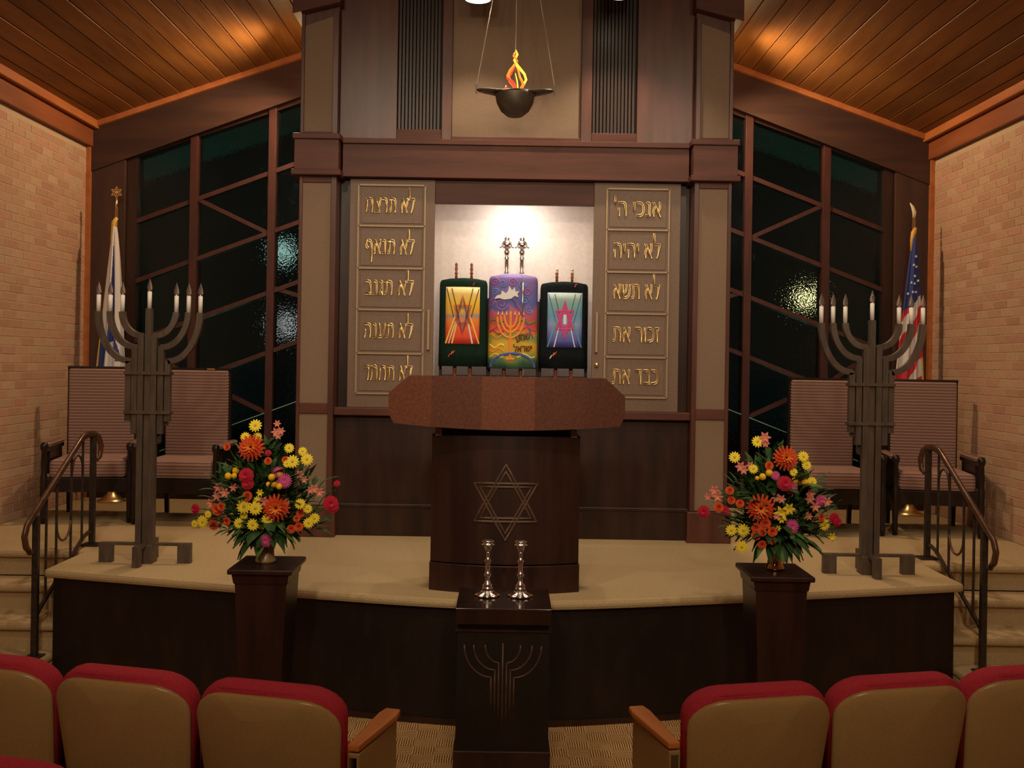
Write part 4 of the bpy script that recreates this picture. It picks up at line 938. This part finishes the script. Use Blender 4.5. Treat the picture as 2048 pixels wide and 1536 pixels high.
def arrangement(ox, oy, scale, base, flowers, lb, vase):
    # flowers: (kind, crop x, crop y, crop radius) measured in the photograph around the vase
    vx, vy, vz = base; t = thing('flower_arrangement', lb, 'flowers', base)
    if vase == 'copper':
        MB().lathe([(.045, vz), (.048, vz+.01), (.036, vz+.03), (.034, vz+.06), (.040, vz+.11), (.050, vz+.15), (.052, vz+.155), (.044, vz+.15), (.0, vz+.13)], vx, vy, 24).build('vase', mat('copper', (.72, .38, .22), .14, 1.), t, True, label='shiny copper vase')
    else:
        MB().lathe([(.05, vz), (.052, vz+.012), (.040, vz+.03), (.038, vz+.07), (.045, vz+.14), (.0, vz+.13)], vx, vy, 24).build('vase', mat('tan_glaze', (.40, .26, .13), .3), t, True, label='tan glazed vase half hidden by leaves')
    top_ = Vector((vx, vy, vz+.15)); stems = MB(); rnd = random.Random(int(ox))
    ctr = Vector((vx, vy, vz+.33))
    for (k, cx_, cy_, r_) in flowers:
        q = P(ox+cx_/scale, oy+cy_/scale, vy)
        rad = Vector(((q.x-ctr.x)/.36, (q.z-ctr.z)/.40)).length
        yy = vy-.17*sqrt(max(0, 1-min(1, rad)**2))+rnd.uniform(-.03, .02)
        p = P(ox+cx_/scale, oy+cy_/scale, yy); sz = 1.15*r_/scale*yy/F
        d = (p-ctr); d.y -= .30; d.normalize()
        d = (d*.55+Vector((0, -1, .12))*.75).normalized()
        o = link(FMS[k], KN[k], t, p); qd = d.to_track_quat('Z', 'Y'); o.rotation_mode = 'QUATERNION'; o.rotation_quaternion = qd; o.scale = (sz, sz, sz)
        mid = (p+top_)/2+Vector((0, .04, .03)); stems.tube([top_, mid, p+Vector((0, .012, 0))], .0025, 4)
    stems.build('stems', leafm[0], t, kind='stuff')
    # loose filler foliage
    fo = MB(); lf = [Vector(v.co) for v in LM[0].vertices]; lfs = [tuple(p.vertices) for p in LM[0].polygons]
    for i in range(560):
        a = rnd.uniform(0, 2*pi); e = rnd.uniform(-.25, 1.45); R_ = rnd.uniform(.12, .30)*(1.0 if e > .3 else .85)
        wdt = 1.0-.45*max(0, e-.4)
        p = Vector((vx+R_*cos(a)*cos(e)*wdt*1.05, vy+R_*sin(a)*cos(e)*.62, vz+.20+R_*sin(max(e, -.1))*1.25))
        dd = (p-Vector((vx, vy, vz+.12))).normalized()+Vector((rnd.uniform(-.6, .6), rnd.uniform(-.6, .6), rnd.uniform(-.5, .5)))
        mt_ = Matrix.Translation(p) @ dd.to_track_quat('X', 'Z').to_matrix().to_4x4() @ Matrix.Scale(rnd.uniform(.045, .10), 4)
        fo.add([mt_ @ v for v in lf], lfs)
    fo.build('foliage', leafm[0], t, kind='stuff')
    for i in range(64):
        if i >= 46:
            a = -pi/2+rnd.uniform(-1.6, 1.6); p = Vector((vx+.05*cos(a), vy+.05*sin(a), vz+.17+rnd.uniform(-.02, .04))); d = Vector((cos(a)*.8, sin(a)*.8, rnd.uniform(-.9, -.35))); ln = rnd.uniform(.12, .17)
        elif i < 30:
            a = 2*pi*i/30+rnd.uniform(-.1, .1); p = Vector((vx+.06*cos(a), vy+.06*sin(a), vz+.20+rnd.uniform(-.03, .05)))
            d = Vector((cos(a), sin(a)*.7-.15, rnd.uniform(-.55, .25))); ln = rnd.uniform(.13, .21)
        else:
            a = rnd.uniform(0, 2*pi); p = Vector((vx+.1*cos(a), vy-.06+.06*sin(a), vz+.30+rnd.uniform(0, .12))); d = Vector((cos(a), -.4+.3*sin(a), rnd.uniform(.1, .9))); ln = rnd.uniform(.11, .18)
        o = link(LM[1 if rnd.random() < .3 else 0], 'leaf', t, p); o.rotation_mode = 'QUATERNION'; o.rotation_quaternion = d.to_track_quat('X', 'Z'); o.scale = (ln, ln*rnd.uniform(.7, 1.2), ln)
    return t
FLL = [('daisy', 655, 145, 55), ('daisy', 560, 250, 42), ('daisy', 672, 250, 40), ('mum', 620, 352, 112), ('lily', 860, 130, 32), ('lily', 850, 210, 42), ('lily', 895, 200, 36), ('lily', 870, 240, 36), ('rose', 395, 345, 32),
 ('carn', 775, 400, 26), ('rose', 775, 475, 32), ('daisy', 970, 355, 42), ('daisy', 1095, 385, 38), ('daisy', 1000, 480, 56), ('daisy', 1135, 460, 52), ('daisy', 950, 500, 34), ('pom', 405, 615, 30), ('pom', 475, 565, 30), ('pom', 460, 612, 24), ('carn', 572, 612, 62), ('carn', 585, 685, 52),
 ('aster', 870, 580, 48), ('pom', 808, 625, 30), ('pom', 885, 598, 28), ('pom', 830, 685, 32), ('pom', 878, 712, 26), ('pom', 778, 692, 22), ('aster', 925, 660, 62), ('lily', 1065, 600, 36), ('lily', 1110, 650, 32),
 ('lily', 315, 720, 42), ('lily', 375, 770, 46), ('lily', 455, 720, 38), ('lily', 250, 870, 46), ('lily', 300, 800, 40), ('rose', 310, 925, 52), ('rose', 340, 900, 36), ('carn', 100, 920, 40), ('daisy', 165, 1040, 55), ('daisy', 90, 1060, 34), ('daisy', 215, 970, 32), ('rose', 275, 1065, 46), ('rose', 390, 1035, 38), ('rose', 585, 800, 42),
 ('daisy', 548, 898, 62), ('daisy', 655, 915, 58), ('daisy', 680, 850, 44), ('mum', 850, 910, 115), ('lily', 730, 850, 46), ('daisy', 505, 1055, 48), ('daisy', 632, 1068, 52), ('daisy', 765, 1020, 48), ('daisy', 710, 1075, 36), ('daisy', 548, 985, 34), ('lilyy', 700, 770, 32),
 ('lily', 1200, 735, 42), ('lily', 1250, 765, 42), ('lily', 1165, 745, 32), ('carn', 1415, 685, 26), ('carn', 1355, 870, 62), ('carn', 1380, 905, 46), ('daisy', 1072, 875, 46), ('daisy', 1142, 920, 40), ('rose', 1075, 960, 36), ('daisy', 1205, 1010, 46), ('daisy', 1150, 1052, 46), ('rose', 1060, 1085, 38), ('rose', 990, 1105, 38), ('rose', 1040, 1010, 30), ('aster', 752, 1215, 56), ('rose', 935, 465, 30)]
FLR = [('daisy', 630, 155, 50), ('lily', 695, 120, 50), ('lily', 700, 175, 36), ('daisy', 415, 300, 48), ('mum', 890, 310, 105), ('daisy', 1055, 295, 48), ('daisy', 1085, 375, 42), ('lily', 470, 390, 46), ('lily', 500, 420, 40), ('daisy', 590, 410, 40), ('rose', 735, 380, 36), ('pom', 735, 445, 30), ('pom', 675, 482, 29), ('pom', 625, 495, 18), ('aster', 795, 470, 38), ('lily', 560, 380, 36),
 ('carn', 880, 545, 62), ('aster', 945, 590, 52), ('pom', 975, 518, 28), ('pom', 980, 562, 22), ('pom', 1070, 540, 34), ('rose', 1035, 530, 28), ('daisy', 1135, 530, 44), ('daisy', 965, 440, 36), ('lily', 230, 610, 46), ('lily', 260, 665, 46), ('rose', 370, 610, 36), ('lily', 170, 665, 34), ('carn', 128, 805, 50), ('rose', 268, 765, 42), ('carn', 328, 795, 34),
 ('mum', 655, 775, 118), ('lily', 800, 680, 42), ('lily', 850, 690, 38), ('lily', 1120, 640, 42), ('lily', 1110, 690, 44), ('lily', 1160, 760, 46), ('aster', 1215, 700, 46), ('lily', 1270, 715, 48), ('rose', 465, 730, 36), ('rose', 385, 700, 34), ('lilyy', 850, 820, 66), ('lilyy', 920, 780, 50), ('lilyy', 850, 880, 34), ('lily', 800, 850, 30),
 ('rose', 700, 915, 46), ('rose', 615, 955, 42), ('rose', 672, 995, 36), ('rose', 612, 1025, 42), ('rose', 765, 990, 42), ('rose', 670, 1110, 38), ('rose', 768, 1075, 34), ('daisy', 385, 980, 48), ('daisy', 497, 980, 55), ('daisy', 482, 1135, 54), ('aster', 945, 945, 62), ('daisy', 1252, 930, 50), ('carn', 1340, 870, 46), ('carn', 1370, 905, 38), ('rose', 1220, 860, 32), ('lily', 1105, 850, 34), ('lilyy', 1315, 1040, 40), ('lilyy', 820, 960, 26)]
arrangement(370, 820, 1536/330, (-1.165, 5.06, .951), FLL, 'tall bouquet of yellow daisies and red blooms on the left pillar stand', 'tan')
arrangement(1380, 850, 1536/330, (1.325, 5.07, .951), FLR, 'tall bouquet of red, orange and yellow blooms in copper vase, right', 'copper')
